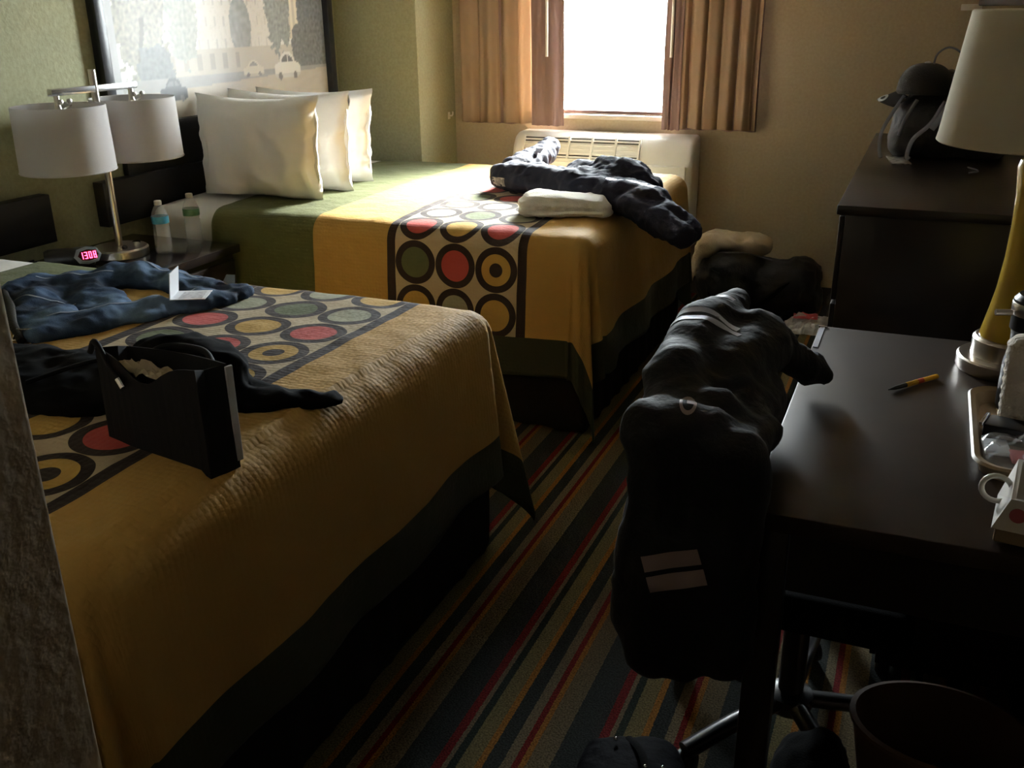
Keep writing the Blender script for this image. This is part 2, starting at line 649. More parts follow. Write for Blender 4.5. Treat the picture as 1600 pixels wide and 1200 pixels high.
def cover_mat(name, cx, v0, uhem, vlo, vhi, ugreen):
    """woven bedspread: gold field, green head band and hem, cream runner with ringed discs"""
    m, nt, b = new_mat(name)
    e = NB(nt)
    uv = nd(nt, 'ShaderNodeUVMap', uv_map='cloth')
    sp = nd(nt, 'ShaderNodeSeparateXYZ')
    nt.links.new(uv.outputs[0], sp.inputs[0])
    u, v = sp.outputs[0], sp.outputs[1]
    pitch = .173
    cu = e.m('DIVIDE', e.m('SUBTRACT', u, cx - 1.5 * pitch), pitch)
    cv = e.m('DIVIDE', e.m('SUBTRACT', v, v0 - .5 * pitch - 16 * pitch), pitch)
    fu = e.m('SUBTRACT', e.m('FRACT', cu), .5)
    fv = e.m('SUBTRACT', e.m('FRACT', cv), .5)
    d = e.m('SQRT', e.m('ADD', e.m('MULTIPLY', fu, fu), e.m('MULTIPLY', fv, fv)))
    col = e.m('FLOOR', cu)
    row = e.m('FLOORED_MODULO', e.m('FLOOR', cv), 4.0)
    idx = e.m('DIVIDE', e.m('ADD', e.m('ADD', e.m('MULTIPLY', row, 3.0), col), .5), 12.0)
    R, Y, G, S = (.50, .085, .075), (.52, .33, .085), (.13, .15, .075), (.34, .34, .24)
    tab = [R, Y, R, S, G, S, Y, S, Y, G, R, Y]
    disc = e.ramp(idx, [(i / 12.0, c) for i, c in enumerate(tab)])
    dark, cream, gold, green = (.040, .028, .026), (.50, .41, .27), (.52, .315, .085), (.120, .130, .050)
    bull = e.m('MULTIPLY', e.m('GREATER_THAN', idx, 11 / 12.0), e.m('LESS_THAN', d, .155))
    disc = e.mix(bull, disc, dark)
    body = e.mix(e.m('LESS_THAN', d, .495), cream, e.mix(e.m('LESS_THAN', d, .345), dark, disc))
    du = e.m('ABSOLUTE', e.m('SUBTRACT', u, cx))
    n0 = nd(nt, 'ShaderNodeTexNoise')
    n0.inputs['Scale'].default_value = 3.0
    nt.links.new(uv.outputs[0], n0.inputs['Vector'])
    goldv = e.mix(n0.outputs['Fac'], (gold[0] * .92, gold[1] * .9, gold[2] * .9), (gold[0] * 1.06, gold[1] * 1.08, gold[2] * 1.1))
    fld = e.mix(e.m('LESS_THAN', du, 1.5 * pitch + .036), goldv, dark)
    fld = e.mix(e.m('LESS_THAN', du, 1.5 * pitch), fld, body)
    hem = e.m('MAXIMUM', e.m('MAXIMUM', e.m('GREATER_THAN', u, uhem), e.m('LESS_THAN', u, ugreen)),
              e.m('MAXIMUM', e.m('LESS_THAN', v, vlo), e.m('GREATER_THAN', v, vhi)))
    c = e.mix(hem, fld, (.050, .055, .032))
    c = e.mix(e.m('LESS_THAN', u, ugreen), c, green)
    nt.links.new(c, b.inputs['Base Color'])
    b.inputs['Roughness'].default_value = .70
    b.inputs['Specular IOR Level'].default_value = .15
    b.inputs['Sheen Weight'].default_value = .06
    b.inputs['Sheen Roughness'].default_value = .4
    # waffle weave and soft crumple
    mp = nd(nt, 'ShaderNodeMapping')
    mp.inputs['Scale'].default_value = (70, 70, 70)
    nt.links.new(uv.outputs[0], mp.inputs[0])
    vo = nd(nt, 'ShaderNodeTexVoronoi')
    vo.inputs['Scale'].default_value = 1.0
    vo.inputs['Randomness'].default_value = .35
    nt.links.new(mp.outputs[0], vo.inputs['Vector'])
    n1 = nd(nt, 'ShaderNodeTexNoise')
    n1.inputs['Scale'].default_value = 14
    n1.inputs['Detail'].default_value = 4
    nt.links.new(uv.outputs[0], n1.inputs['Vector'])
    h = e.m('ADD', e.m('MULTIPLY', vo.outputs['Distance'], -.25), e.m('MULTIPLY', n1.outputs['Fac'], 1.2))
    bp = nd(nt, 'ShaderNodeBump')
    bp.inputs['Strength'].default_value = .55
    bp.inputs['Distance'].default_value = .010
    nt.links.new(h, bp.inputs['Height'])
    nt.links.new(bp.outputs['Normal'], b.inputs['Normal'])
    return m


# ------------------------------------------------------------------ the room
XL, XR, YB, YF, ZC = -3.15, 0.50, 5.40, -2.60, 2.44
YE, XE = 0.76, -0.953                       # corner of the entry wall block
PX, PY = -2.63, 4.94                       # corner pier
WX0, WX1, WZ0, WZ1 = -2.42, -0.95, 0.985, 2.12

o = box('floor', XL - .2, XR + .2, YF - .2, YB + .2, -.05, 0, M_carpet); struct(o)
o = box('ceiling', XL - .2, XR + .2, YF - .2, YB + .2, ZC, ZC + .1, M_ceil); struct(o)
o = box('wall_left', XL - .15, XL, YE - .1, YB + .15, 0, ZC, M_green); struct(o)
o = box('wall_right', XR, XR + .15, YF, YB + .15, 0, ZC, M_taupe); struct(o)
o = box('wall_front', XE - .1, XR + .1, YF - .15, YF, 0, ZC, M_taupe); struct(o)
bm = bmesh.new()
bx(bm, XL, WX0, YB, YB + .18, 0, ZC)
bx(bm, WX1, XR + .1, YB, YB + .18, 0, ZC)
bx(bm, WX0, WX1, YB, YB + .18, 0, WZ0)
bx(bm, WX0, WX1, YB, YB + .18, WZ1, ZC)
bmesh.ops.remove_doubles(bm, verts=bm.verts, dist=1e-5)
o = obj('wall_back', bm, M_tan); struct(o)
o = box('wall_corner', XL, PX, PY, YB, 0, ZC, M_green, bev=.006); struct(o)
o = box('wall_entry', XL, XE, YF, YE, 0, ZC, M_entry, bev=.006); struct(o)
o = box('baseboard_back', PX, XR, YB - .012, YB, 0, .10, M_base, bev=.003); struct(o)
o = box('baseboard_left', XL, XL + .012, YE, PY, 0, .10, M_base, bev=.003); struct(o)
o = box('baseboard_right', XR - .012, XR, YF, YB - .012, 0, .10, M_base, bev=.003); struct(o)
o = box('baseboard_entry', XE, XE + .012, YF, YE + .012, 0, .10, M_base, bev=.003); struct(o)
o = box('trim_1', WX0 - .02, WX1 + .02, YB - .02, YB + .06, WZ0 - .025, WZ0, M_sill, bev=.004); struct(o)
# the window: frame with a middle rail, two panes
win = bpy.data.objects.new('window_1', None); COL.objects.link(win); win.location = (0, 0, 0); struct(win)
bm = bmesh.new()
fy0, fy1 = YB + .07, YB + .12
for (a, b, c, d) in ((WX0, WX0 + .05, WZ0, WZ1), (WX1 - .05, WX1, WZ0, WZ1), (WX0 + .05, WX1 - .05, WZ0, WZ0 + .016),
                     (WX0 + .05, WX1 - .05, WZ1 - .05, WZ1)):
    bx(bm, a, b, fy0, fy1, c, d, .003)
obj('window_frame', bm, M_wframe, win, autosmooth=40)
box('pane', WX0 + .045, WX1 - .045, YB + .093, YB + .099, WZ0 + .014, WZ1 - .045, M_glass, win)
o = box('ground', -60, 60, YB + .4, 120, -3.4, -3.3, M_ground); struct(o)

# ------------------------------------------------------------------ beds
def make_bed(loc_y0, loc_y1, ztop, name_label, cx, v0, seed, hem_front_drop, hem_side_drop, skirt_drop, head_cover, ugreen):
    X0, X1 = -3.06, -1.07
    Y0, Y1 = loc_y0, loc_y1
    t = thing('bed', name_label, 'bed', ((X0 + X1) / 2, (Y0 + Y1) / 2, 0))
    inv = Matrix.Translation((-(X0 + X1) / 2, -(Y0 + Y1) / 2, 0))
    def put(o):
        o.data.transform(inv)
        return o
    # mattress and box spring
    put(box('mattress', X0, X1 - .01, Y0 + .01, Y1 - .01, ztop - .32, ztop - .012, M_sheet, t, bev=.05, seg=3))
    put(box('box_spring', X0, X1 - .03, Y0 + .03, Y1 - .03, .14, ztop - .325, M_skirt, t, bev=.02))
    # pleated skirt around three sides
    bm = bmesh.new()
    path = [(X0 + .02, Y0 + .01), (X1 - .01, Y0 + .01), (X1 - .01, Y1 - .01), (X0 + .02, Y1 - .01)]
    pts = []
    for (a, b) in zip(path, path[1:]):
        n = int(math.hypot(b[0] - a[0], b[1] - a[1]) / .02)
        for i in range(n):
            s = i / n
            pts.append((a[0] + (b[0] - a[0]) * s, a[1] + (b[1] - a[1]) * s))
    pts.append(path[-1])
    cxm, cym = (X0 + X1) / 2, (Y0 + Y1) / 2
    rows = []
    for k, z in enumerate((ztop - .30, .2, .012)):
        r = []
        for i, (x, y) in enumerate(pts):
            w = .004 * k * math.sin(i * .9) + .006 * k * noise.noise(Vector((x * 6, y * 6, seed)))
            d = Vector((x - cxm, (y - cym) * 1.3, 0)).normalized()
            r.append(bm.verts.new((x + d.x * w, y + d.y * w, z)))
        rows.append(r)
    for a, b in zip(rows, rows[1:]):
        for i in range(len(pts) - 1):
            bm.faces.new((a[i], b[i], b[i + 1], a[i + 1]))
    put(obj('bed_skirt', bm, M_skirt, t, smooth=True))
    # flat white sheet showing at the head, wrapped over the sides
    def drape(d, r, flare):
        if d <= 0:
            return d, 0.0
        q = r * PI / 2
        if d < q:
            a = d / r
            return r * math.sin(a), r * (1 - math.cos(a))
        return r + (d - q) * flare, r + (d - q) * math.sqrt(1 - flare * flare)

    def surf(u, v, zt, r, flare, grow, amp, fringe=True):
        """cloth coordinate (u along X, v along Y) -> point on the draped sheet"""
        ex, e0, e1 = X1 + grow - r, Y0 - grow + r, Y1 + grow - r
        da = max(0, u - ex)
        db = (e0 - v) if v < e0 else ((v - e1) if v > e1 else 0.0)
        sy = -1 if v < e0 else 1
        bxp, byp = min(u, ex), min(max(v, e0), e1)
        p = Vector((u, v, 0))
        wr = amp * (nz(p, 3.0, seed) + .6 * ridge(p, 6.5, seed + 2) + .35 * nz(p, 16, seed + 4))
        if da > 0 and db > 0:
            L = math.hypot(da, db)
            h, dr = drape(L, r, flare)
            ang = math.atan2(db, da)
            dirx, diry = math.cos(ang), math.sin(ang) * sy
            rip = dr * (.10 * math.sin(ang * 6 + seed) + .05 * math.sin(ang * 11)) * math.sin(ang * 2)
            h += rip
            return Vector((bxp + dirx * h, byp + diry * h, zt - dr))
        if da > 0:
            h, dr = drape(da, r, flare)
            rip = dr * (.022 * math.sin(v * 13 + seed) + .035 * nz((v, seed, 0), 4)) if da > r else 0
            return Vector((bxp + h + rip + wr * min(1, dr * 6), byp, zt - dr + wr * max(0, 1 - dr * 10)))
        if db > 0:
            h, dr = drape(db, r, flare)
            rip = dr * (.03 * math.sin(u * 9 + seed) + .05 * nz((u, seed, 1), 3)) if db > r else 0
            return Vector((bxp, byp + sy * (h + rip + wr * min(1, dr * 6)), zt - dr + wr * max(0, 1 - dr * 10)))
        edge = min(1.0, (ex - u) / .1 + .4)
        crown = .012 * math.sin(PI * (v - Y0) / (Y1 - Y0))
        return Vector((bxp, byp, zt + wr + crown))

    def sheet(name, u0, u1, dropside, m, zt, r, flare, grow, amp, nu, nv, par):
        v_a, v_b = Y0 - dropside, Y1 + dropside
        bm = bmesh.new()
        grid_mesh(bm, lambda s, q: surf(u0 + (u1 - u0) * s, v_a + (v_b - v_a) * q, zt, r, flare, grow, amp), nu, nv,
                  lambda s, q: (u0 + (u1 - u0) * s, v_a + (v_b - v_a) * q))
        o = put(obj(name, bm, m, par, smooth=True))
        md = o.modifiers.new('thick', 'SOLIDIFY')
        md.thickness = .008
        md.offset = -1
        return o
    sheet('flat_sheet', X0 + .005, X0 + .5, .22, M_sheet, ztop, .05, .02, .006, .002, 16, 90, t)
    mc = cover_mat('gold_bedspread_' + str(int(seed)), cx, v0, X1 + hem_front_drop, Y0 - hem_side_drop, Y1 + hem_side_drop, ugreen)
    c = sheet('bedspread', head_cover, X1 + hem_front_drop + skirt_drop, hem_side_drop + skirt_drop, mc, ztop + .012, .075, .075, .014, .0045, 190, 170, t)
    return t


bed_near = make_bed(0.86, 2.385, .755, 'gold bedspread bed nearest the camera with jeans and a black bag on top', -1.565, 1.98, 3.0,
                    .345, .345, .13, -2.72, -2.35)
bed_far = make_bed(3.25, 4.80, .765, 'gold bedspread bed by the window with upright pillows and a folded white towel', -1.598, 3.30, 8.0,
                   .365, .37, .15, -2.74, -2.235)

# ------------------------------------------------------------------ headboards (wall panels)
h = thing('headboard', 'black two-panel headboard behind the white upright pillows', 'headboard', (XL + .004, 3.9, 0))
box('board', .0, .055, -.88, 1.02, .72, .905, M_blackboard, h, bev=.004)
box('upper_panel', .0, .03, -.70, .99, .905, 1.06, M_blackboard, h, bev=.003)
h2 = thing('headboard', 'black headboard end beyond the jeans, left of the clock radio', 'headboard', (XL + .002, 1.65, 0))
box('board', .0, .055, -.75, 1.10, .72, .905, M_blackboard, h2, bev=.004)

# ------------------------------------------------------------------ framed picture
pic = thing('framed_picture', 'large black framed sepia street photograph on the green wall', 'picture', (XL + .022, 3.97, 1.06), -.026)
PW, PH = 1.66, 1.15                         # outer size
bm = bmesh.new()
fwid = .05
for (a, b, c, d) in ((-PW / 2, -PW / 2 + fwid, 0, PH), (PW / 2 - fwid, PW / 2, 0, PH), (-PW / 2 + fwid, PW / 2 - fwid, 0, fwid), (-PW / 2 + fwid, PW / 2 - fwid, PH - fwid, PH)):
    bx(bm, .0, .045, a, b, c, d, .004)
obj('frame', bm, M_frame, pic, autosmooth=40)
# flat print: painted by rule into a colour attribute
nu, nv = 230, 150
def print_col(s, q):
    """s 0..1 left to right, q 0..1 bottom to top; sepia view of a street with trees and a tower, window glare painted in as pale tones"""
    def N(a, b, f, sd):
        return nz((a * 1.6 * f, b * f, sd), 1.0)
    sky = np.array((.86, .85, .78))
    c = sky.copy()
    # buildings
    if .36 < s < .74 and q > .22:
        c = np.array((.80, .77, .68)) - .05 * (N(s, q, 60, 3) > .25)
        if math.sin(s * 160) > .86 and math.sin(q * 70) > .2:
            c = c * .8
        if ((s - .555) / .05) ** 2 + ((q - .36) / .13) ** 2 < 1 and q > .26:
            c = np.array((.42, .45, .42)) * (1 + .3 * N(s, q, 40, 1))
    if .70 < s < .86 and q > .3:
        c = np.array((.72, .66, .52)) * (.92 + .25 * (math.sin(s * 240) > .3))
    # low street-side building line
    if q < .27 and s > .12:
        c = np.array((.62, .58, .48))
        if .18 < q < .25 and math.sin(s * 110) > .4 and s < .55:
            c = np.array((.45, .42, .35))
    # trees
    def tree(cx, cy, rx, ry, sd, dark):
        k = ((s - cx) / rx) ** 2 + ((q - cy) / ry) ** 2
        return k + .55 * N(s, q, 17, sd) + .3 * N(s, q, 45, sd) < 1
    if tree(.13, .62, .12, .48, 2, 1):
        c = np.array((.36, .34, .27)) * (1 + .7 * N(s, q, 60, 4))
    if abs(s - .135 - .01 * math.sin(q * 20)) < .008 and q < .4:
        c = np.array((.17, .15, .12))
    if tree(.30, .44, .062, .24, 5, 1):
        c = np.array((.42, .44, .38)) * (1 + .45 * N(s, q, 60, 5))
    if tree(.745, .55, .07, .33, 6, 1):
        c = np.array((.33, .35, .31)) * (1 + .45 * N(s, q, 60, 6))
    if tree(.96, .48, .10, .40, 7, 1):
        c = np.array((.20, .215, .22)) * (1 + .5 * N(s, q, 60, 7))
    if tree(.90, .24, .09, .17, 9, 1) or tree(.18, .2, .07, .1, 10, 1):
        c = np.array((.22, .23, .22)) * (1 + .5 * N(s, q, 60, 8))
    # kerb, road, pavement
    if q < .165:
        c = np.array((.40, .39, .36)) + .03 * N(s, q, 30, 9)
    if q < .10 + .05 * s:
        c = np.array((.60, .54, .43)) + .05 * N(s * .3, q, 40, 9)
    # cars
    def car(cx, cy, w, hh, body, glass):
        nonlocal c
        a, b_ = (s - cx) / w, (q - cy) / hh
        if (a / .58) ** 2 + ((b_ - .2) / .55) ** 2 < 1 and b_ > .15:
            c = np.array(glass) if (a / .46) ** 2 + ((b_ - .2) / .40) ** 2 < 1 and abs(a - .05) > .03 else np.array(body)
        if abs(a) ** 4 + abs((b_ + .08) / .36) ** 4 < 1:
            c = np.array(body) * (1 if b_ > -.2 else .8)
        for wx in (-.58, .58):
            if ((a - wx) / .15) ** 2 + ((b_ + .34) / .17) ** 2 < 1:
                c = np.array((.24, .23, .21))
    car(.775, .16, .07, .105, (.80, .78, .70), (.20, .20, .19))
    car(.60, .165, .05, .06, (.74, .70, .58), (.35, .33, .3))
    car(.235, .105, .055, .08, (.09, .09, .09), (.22, .22, .21))
    if s < .045:
        c = np.array((.50, .50, .49))
    return np.clip(c, .02, 1)


bm = bmesh.new()
a, b = PW / 2 - fwid + .002, PH - 2 * fwid
V = grid_mesh(bm, lambda s, q: Vector((.012, -a + 2 * a * s, fwid + b * q)), nu, nv)
me = bpy.data.meshes.new('print')
bm.to_mesh(me); bm.free()
ca = me.color_attributes.new('print', 'FLOAT_COLOR', 'POINT')
buf = np.ones((len(me.vertices), 4), np.float32)
for i, v in enumerate(me.vertices):
    buf[i, :3] = print_col((v.co.y + a) / (2 * a), (v.co.z - fwid) / b)
ca.data.foreach_set('color', buf.ravel())
m, nt, bs = new_mat('sepia_print')
at = nd(nt, 'ShaderNodeVertexColor', layer_name='print')
nt.links.new(at.outputs[0], bs.inputs['Base Color'])
bs.inputs['Roughness'].default_value = .5
bs.inputs['Specular IOR Level'].default_value = .5
bs.inputs['Coat Weight'].default_value = .55
bs.inputs['Coat Roughness'].default_value = .40
link_mesh('print', me, m, pic)

# ------------------------------------------------------------------ pillows (stood on edge in a row across the bed head)
def make_pillow(label, x0, x1, y, z0, hgt, th, lean, seed, yaw=0.0):
    w, hh = (x1 - x0) / 2, hgt / 2
    t = thing('pillow', label, 'pillow', ((x0 + x1) / 2, y, z0), yaw, 'white pillows standing on the bed by the window')
    bm = bmesh.new()
    def side(sg):
        def f(s, q):
            a, b_ = 2 * s - 1, 2 * q - 1
            k = max(0, 1 - abs(a) ** 3.2) ** .55 * max(0, 1 - abs(b_) ** 3.2) ** .55
            pinch = 1 + .06 * (abs(a) * abs(b_)) ** 2 - .05 * (1 - a * a) * abs(b_) ** 3 - .04 * (1 - b_ * b_) * abs(a) ** 3
            p = Vector((a * w * pinch, sg * th / 2 * k, hh + b_ * hh * pinch))
            wr = .022 * (ridge((a * w, seed * 3 + sg, b_ * hh), 5, seed) + .5 * ridge((a * w, sg, b_ * hh * .5), 11, seed))
            # creases fan in from the open end
            wr += .010 * nz((a * 1.5, b_ * 9, seed), 1) * max(0, a - .3) / .7
            p.y += sg * wr * min(1, k * 2.5)
            p.x += .012 * nz((b_ * 3, seed, sg * .2), 2) * abs(a) ** 4
            p.y += .020 * nz((b_ * 2.2, seed, 1), 1) * max(0, a) ** 6
            p.y += lean * p.z
            p.z = max(p.z, .004 + .012 * (1 + b_))
            return p
        return f
    A = grid_mesh(bm, side(-1), 44, 34)
    B = grid_mesh(bm, side(1), 44, 34)
    bmesh.ops.remove_doubles(bm, verts=bm.verts, dist=.0004)
    bmesh.ops.recalc_face_normals(bm, faces=bm.faces)
    obj('pillowcase', bm, M_pillow, t, smooth=True)
    # hemmed cuff at the open end
    def cuff(s, q):
        b_ = 2 * q - 1
        z = hh + b_ * hh * .97
        return Vector((w * (.93 + .075 * s) + .010 * nz((b_ * 3, seed, 0), 1), .012 * nz((b_ * 3, s * .6, seed), 1) + lean * z, max(z, .01)))
    bm = bmesh.new()
    grid_mesh(bm, cuff, 4, 30)
    o = obj('hem', bm, M_pillow, t, smooth=True)
    sd = o.modifiers.new('t', 'SOLIDIFY'); sd.thickness = .012; sd.offset = 0
    return t


zb = .780
make_pillow('front white pillow standing on edge nearest the nightstand', -2.99, -2.40, 3.545, zb, .43, .17, .03, 2.0, .03)
make_pillow('middle white pillow standing between two others', -3.01, -2.395, 3.785, zb, .43, .17, .05, 5.0, .02)
make_pillow('rear white pillow standing closest to the green corner wall', -3.03, -2.43, 4.02, zb, .42, .18, .08, 9.0, .05)

# ------------------------------------------------------------------ nightstand
ns = thing('nightstand', 'dark espresso nightstand between the beds under the twin lamp', 'nightstand', (-2.86, 2.82, 0))
box('top', -.27, .30, -.36, .36, .625, .66, mat('polished_espresso_top', (.014, .010, .009), rough=.14), ns, bev=.004)
box('body', -.26, .27, -.345, .345, .06, .625, M_wood, ns, bev=.003)
for z0, z1 in ((.36, .60), (.10, .34)):
    d = box('drawer', .27, .288, -.33, .33, z0, z1, M_wood, ns, bev=.003)
    cyl('handle', (.305, -.08, (z0 + z1) / 2), (.305, .08, (z0 + z1) / 2), .006, M_black_pl, d)
box('plinth', -.25, .24, -.35, .35, 0, .06, M_wood, ns)

# ------------------------------------------------------------------ twin shade table lamp
LX, LY, LZ = -2.88, 2.85, .66
tl = thing('table_lamp', 'nickel table lamp with two white drum shades on the nightstand', 'lamp', (LX, LY, LZ))
lathe('base', [(.104, 0), (.108, .004), (.108, .030), (.102, .036), (.02, .040)], M_chrome, tl, n=40)
lathe('switch', [(.010, .036), (.010, .047), (.006, .050)], M_black_pl, tl, n=12, c=(.055, -.03, 0))
lathe('outlet', [(.016, .036), (.016, .046), (.012, .047)], M_steel, tl, n=14, c=(.03, .06, 0))
cyl('stem', (0, 0, .03), (0, 0, .70), .0135, M_chrome, tl)
box('crossbar', -.012, .012, -.21, .21, .620, .645, M_steel, tl, bev=.003)
for sy in (-1, 1):
    yc = sy * .182
    sh = lathe('shade', [(.162, .355), (.166, .357), (.160, .585), (.158, .587), (.155, .585), (.159, .357), (.162, .355)], M_shade, tl, n=48, c=(0, yc, 0), cap0=False, cap1=False)
    tube('rim', [(.1655 * math.cos(2 * PI * i / 40), yc + .1655 * math.sin(2 * PI * i / 40), .359) for i in range(41)], .003, M_shade, sh, n=6, smooth=False)
    sk = lathe('socket', [(.017, .47), (.019, .49), (.019, .56), (.010, .585), (.010, .63)], M_chrome, tl, n=16, c=(0, yc, 0))
    lathe('bulb', [(.012, .47), (.028, .43), (.030, .41), (.022, .385), (.004, .375)], M_white_pl, sk, n=16, c=(0, yc, 0))
    for k in range(3):
        aa = k * 2 * PI / 3
        cyl('spider_arm', (0, yc, .565), (.157 * math.cos(aa), yc + .157 * math.sin(aa), .575), .003, M_chrome, sk, n=6)
    for pos in (-.012, .028):
        lathe('knob', [(.004, 0), (.009, .006), (.009, .016), (.004, .018)], M_chrome, sk, n=10, c=(.018, yc + pos, .60), axis=Matrix.Rotation(PI / 2, 3, 'Y'))

# ------------------------------------------------------------------ water bottles
def make_bottle(label, x, y, lab_col, h=.205, s=1.0):
    t = thing('water_bottle', label, 'bottle', (x, y, .6605), 0, 'water bottles on the nightstand')
    prof = [(.020, 0), (.030, .003), (.0325, .012), (.0325, .02)]
    z = .02
    for i in range(5):
        prof += [(.0310, z + .008), (.0325, z + .016)]
        z += .016
    prof += [(.029, .105), (.031, .114), (.0325, .118), (.0325, .148), (.031, .152), (.026, .168), (.016, .186), (.0125, .190), (.0125, .194)]
    lathe('bottle_body', [(a * s, b) for a, b in prof], M_pet, t, n=32, auto=60)
    ml = mat('label_film_' + label.split()[0], lab_col, rough=.4, var=.35, vscale=40)
    lathe('label_band', [(.0332 * s, .119), (.0332 * s, .147)], ml, t, n=32, cap0=False, cap1=False)
    lathe('cap', [(.0140, .190), (.0145, .192), (.0145, .205), (.0125, .207)], M_white_pl, t, n=24)
    return t


make_bottle('clear water bottle with a blue label band, nearer the lamp', -2.745, 2.945, (.06, .36, .55))
make_bottle('clear water bottle with a green label band, nearer the pillows', -2.735, 3.115, (.12, .30, .15))

# ------------------------------------------------------------------ clock radio
ck = thing('clock_radio', 'small black clock radio with glowing red digits on the nightstand', 'clock', (-2.925, 2.625, .66), -.75)
bm = bmesh.new()
ax = Matrix.Rotation(PI / 2, 3, 'X')
lathe_bm(bm, [(.02, -.10), (.034, -.095), (.037, -.08), (.037, .06), (.030, .075)], 28, (0, 0, .037), axis=ax)
bmesh.ops.recalc_face_normals(bm, faces=bm.faces)
obj('body', bm, M_black_pl, ck, autosmooth=40)
FM = Matrix.Translation((.035, .075, .046)) @ Matrix.Rotation(.25, 4, 'Z') @ Matrix.Rotation(-.35, 4, 'Y')
bm = bmesh.new()
hexo = [(-.050, 0), (-.036, .026), (.0, .034), (.036, .026), (.050, 0), (.034, -.026), (0, -.032), (-.034, -.026)]
f0 = [bm.verts.new(FM @ Vector((0, p[0], p[1]))) for p in hexo]
f1 = [bm.verts.new(FM @ Vector((-.03, p[0] * .9, p[1] * .9))) for p in hexo]
f2 = [bm.verts.new(FM @ Vector((.004, p[0] * .82, p[1] * .74))) for p in hexo]
for i in range(8):
    j = (i + 1) % 8
    bm.faces.new((f0[i], f0[j], f1[j], f1[i])); bm.faces.new((f2[i], f2[j], f0[j], f0[i]))
bm.faces.new(f1); bm.faces.new(list(reversed(f2)))
bmesh.ops.recalc_face_normals(bm, faces=bm.faces)
obj('bezel', bm, mat('grey_clock_bezel', (.22, .25, .28), rough=.4), ck)
bm = bmesh.new()
fv = [bm.verts.new(FM @ Vector((.0047, p[0] * .74, p[1] * .64))) for p in hexo]
bm.faces.new(fv)
scr = obj('display', bm, mat('dark_red_display', (.05, .004, .008), rough=.2), ck)
SEG = {'1': 'bc', '0': 'abcdef', '3': 'abgcd', '8': 'abcdefg', '6': 'afgcde'}
bm = bmesh.new()
def seg7(chx, ch, w=.011, hh=.026, t=.0032):
    pos = {'a': (-w / 2, w / 2, hh / 2 - t, hh / 2), 'd': (-w / 2, w / 2, -hh / 2, -hh / 2 + t), 'g': (-w / 2, w / 2, -t / 2, t / 2),
           'b': (w / 2 - t, w / 2, 0, hh / 2), 'c': (w / 2 - t, w / 2, -hh / 2, 0), 'f': (-w / 2, -w / 2 + t, 0, hh / 2), 'e': (-w / 2, -w / 2 + t, -hh / 2, 0)}
    for s in SEG[ch]:
        y0, y1, z0, z1 = pos[s]
        vs_ = [bm.verts.new(FM @ Vector((.0056, chx + yy, zz))) for yy, zz in ((y0, z0), (y1, z0), (y1, z1), (y0, z1))]
        bm.faces.new(vs_)
for cxp, ch in ((-.024, '1'), (-.008, '3'), (.008, '0'), (.024, '8')):
    seg7(cxp, ch)
obj('digits', bm, emis('red_led', (1.0, .05, .13), 2.2), scr)
tube('power_cord', [(-.02, -.10, .03), (-.05, -.15, .012), (-.10, -.16, .006), (-.16, -.12, .005)], .004, M_black_pl, ck)

# ------------------------------------------------------------------ window dressing
def curtain(label, x0, x1, folds, seed, y=5.345, z0=.93, z1=2.25, lin0=None, lin1=None, wand=None, flip=1, zlift=0.0):
    t = thing('curtain', label, 'curtain', ((x0 + x1) / 2, y, z0), 0, 'curtains at the window')
    cx = (x0 + x1) / 2
    ph = seed
    def f(s, q, dy=0.0, a0=x0, a1=x1, am=.020, n=folds, dz=0.0):
        x = a0 + (a1 - a0) * s
        k = 1.0 - .25 * q
        w = math.sin(s * n * 2 * PI + ph + .8 * math.sin(s * 7 + seed)) + .35 * math.sin(s * n * 4.3 * PI + 1.3 * ph)
        yy = am * w * k + dy + .006 * nz((s * 9, q * 3, seed), 1)
        xx = x + .010 * math.cos(s * n * 2 * PI + ph) * k + .010 * (1 - q) * nz((s * 5, seed, q * 2), 1)
        return Vector((xx - cx, yy, (z1 - z0) * q + .006 * nz((s * 8, 0, seed), 1) * (1 - q) + dz * (1 - q)))
    bm = bmesh.new()
    grid_mesh(bm, lambda s, q: f(s, q), 150, 14)
    o = obj('curtain_panel', bm, M_curtain, t, smooth=True)
    md = o.modifiers.new('t', 'SOLIDIFY'); md.thickness = .003
    for (la, lb, dy) in (lin0, lin1):
        bm = bmesh.new()
        grid_mesh(bm, lambda s, q: f(s, q, dy, la, lb, .012, max(1, folds * .25), -.008), 50, 10)
        o = obj('lining', bm, M_curt_in, t, smooth=True)
        md = o.modifiers.new('t', 'SOLIDIFY'); md.thickness = .003
    if wand:
        cyl('wand', (wand - cx, -.055, 1.30 - z0), (wand - cx, -.052, z1 - z0 - .02), .008, M_white_pl, t, n=12)
    return t


curtain('tan curtain left of the window with a mauve lining edge', -2.58, -2.10, 4, 1.0, lin0=(-2.57, -2.195, .030), lin1=(-2.125, -1.93, -.012), wand=-2.005)
curtain('tan curtain right of the window beside the tan wall', -1.27, -.84, 5, 4.2, lin0=(-1.34, -1.255, -.008), lin1=(-1.262, -.85, .030), wand=-1.30)
rod = thing('curtain_rod', 'white curtain track above the window', 'curtain rod', (-1.7, 5.345, 2.25))
box('track', -.95, .95, -.015, .015, 0, .03, M_white_pl, rod, bev=.003)
for xx in (-.9, 0, .9):
    box('bracket', xx - .015, xx + .015, .015, .055, 0, .03, M_white_pl, rod, bev=.002)
hk = thing('wall_hook', 'tiny cream hook on the pier side left of the curtain', 'hook', (PX, 5.30, .955))
tube('hook', [(0, 0, .012), (.02, 0, .010), (.028, 0, .022), (.026, 0, .034)], .005, M_white_pl, hk, n=8)
box('plate', 0, .006, -.012, .012, -.01, .03, M_white_pl, hk, bev=.002)

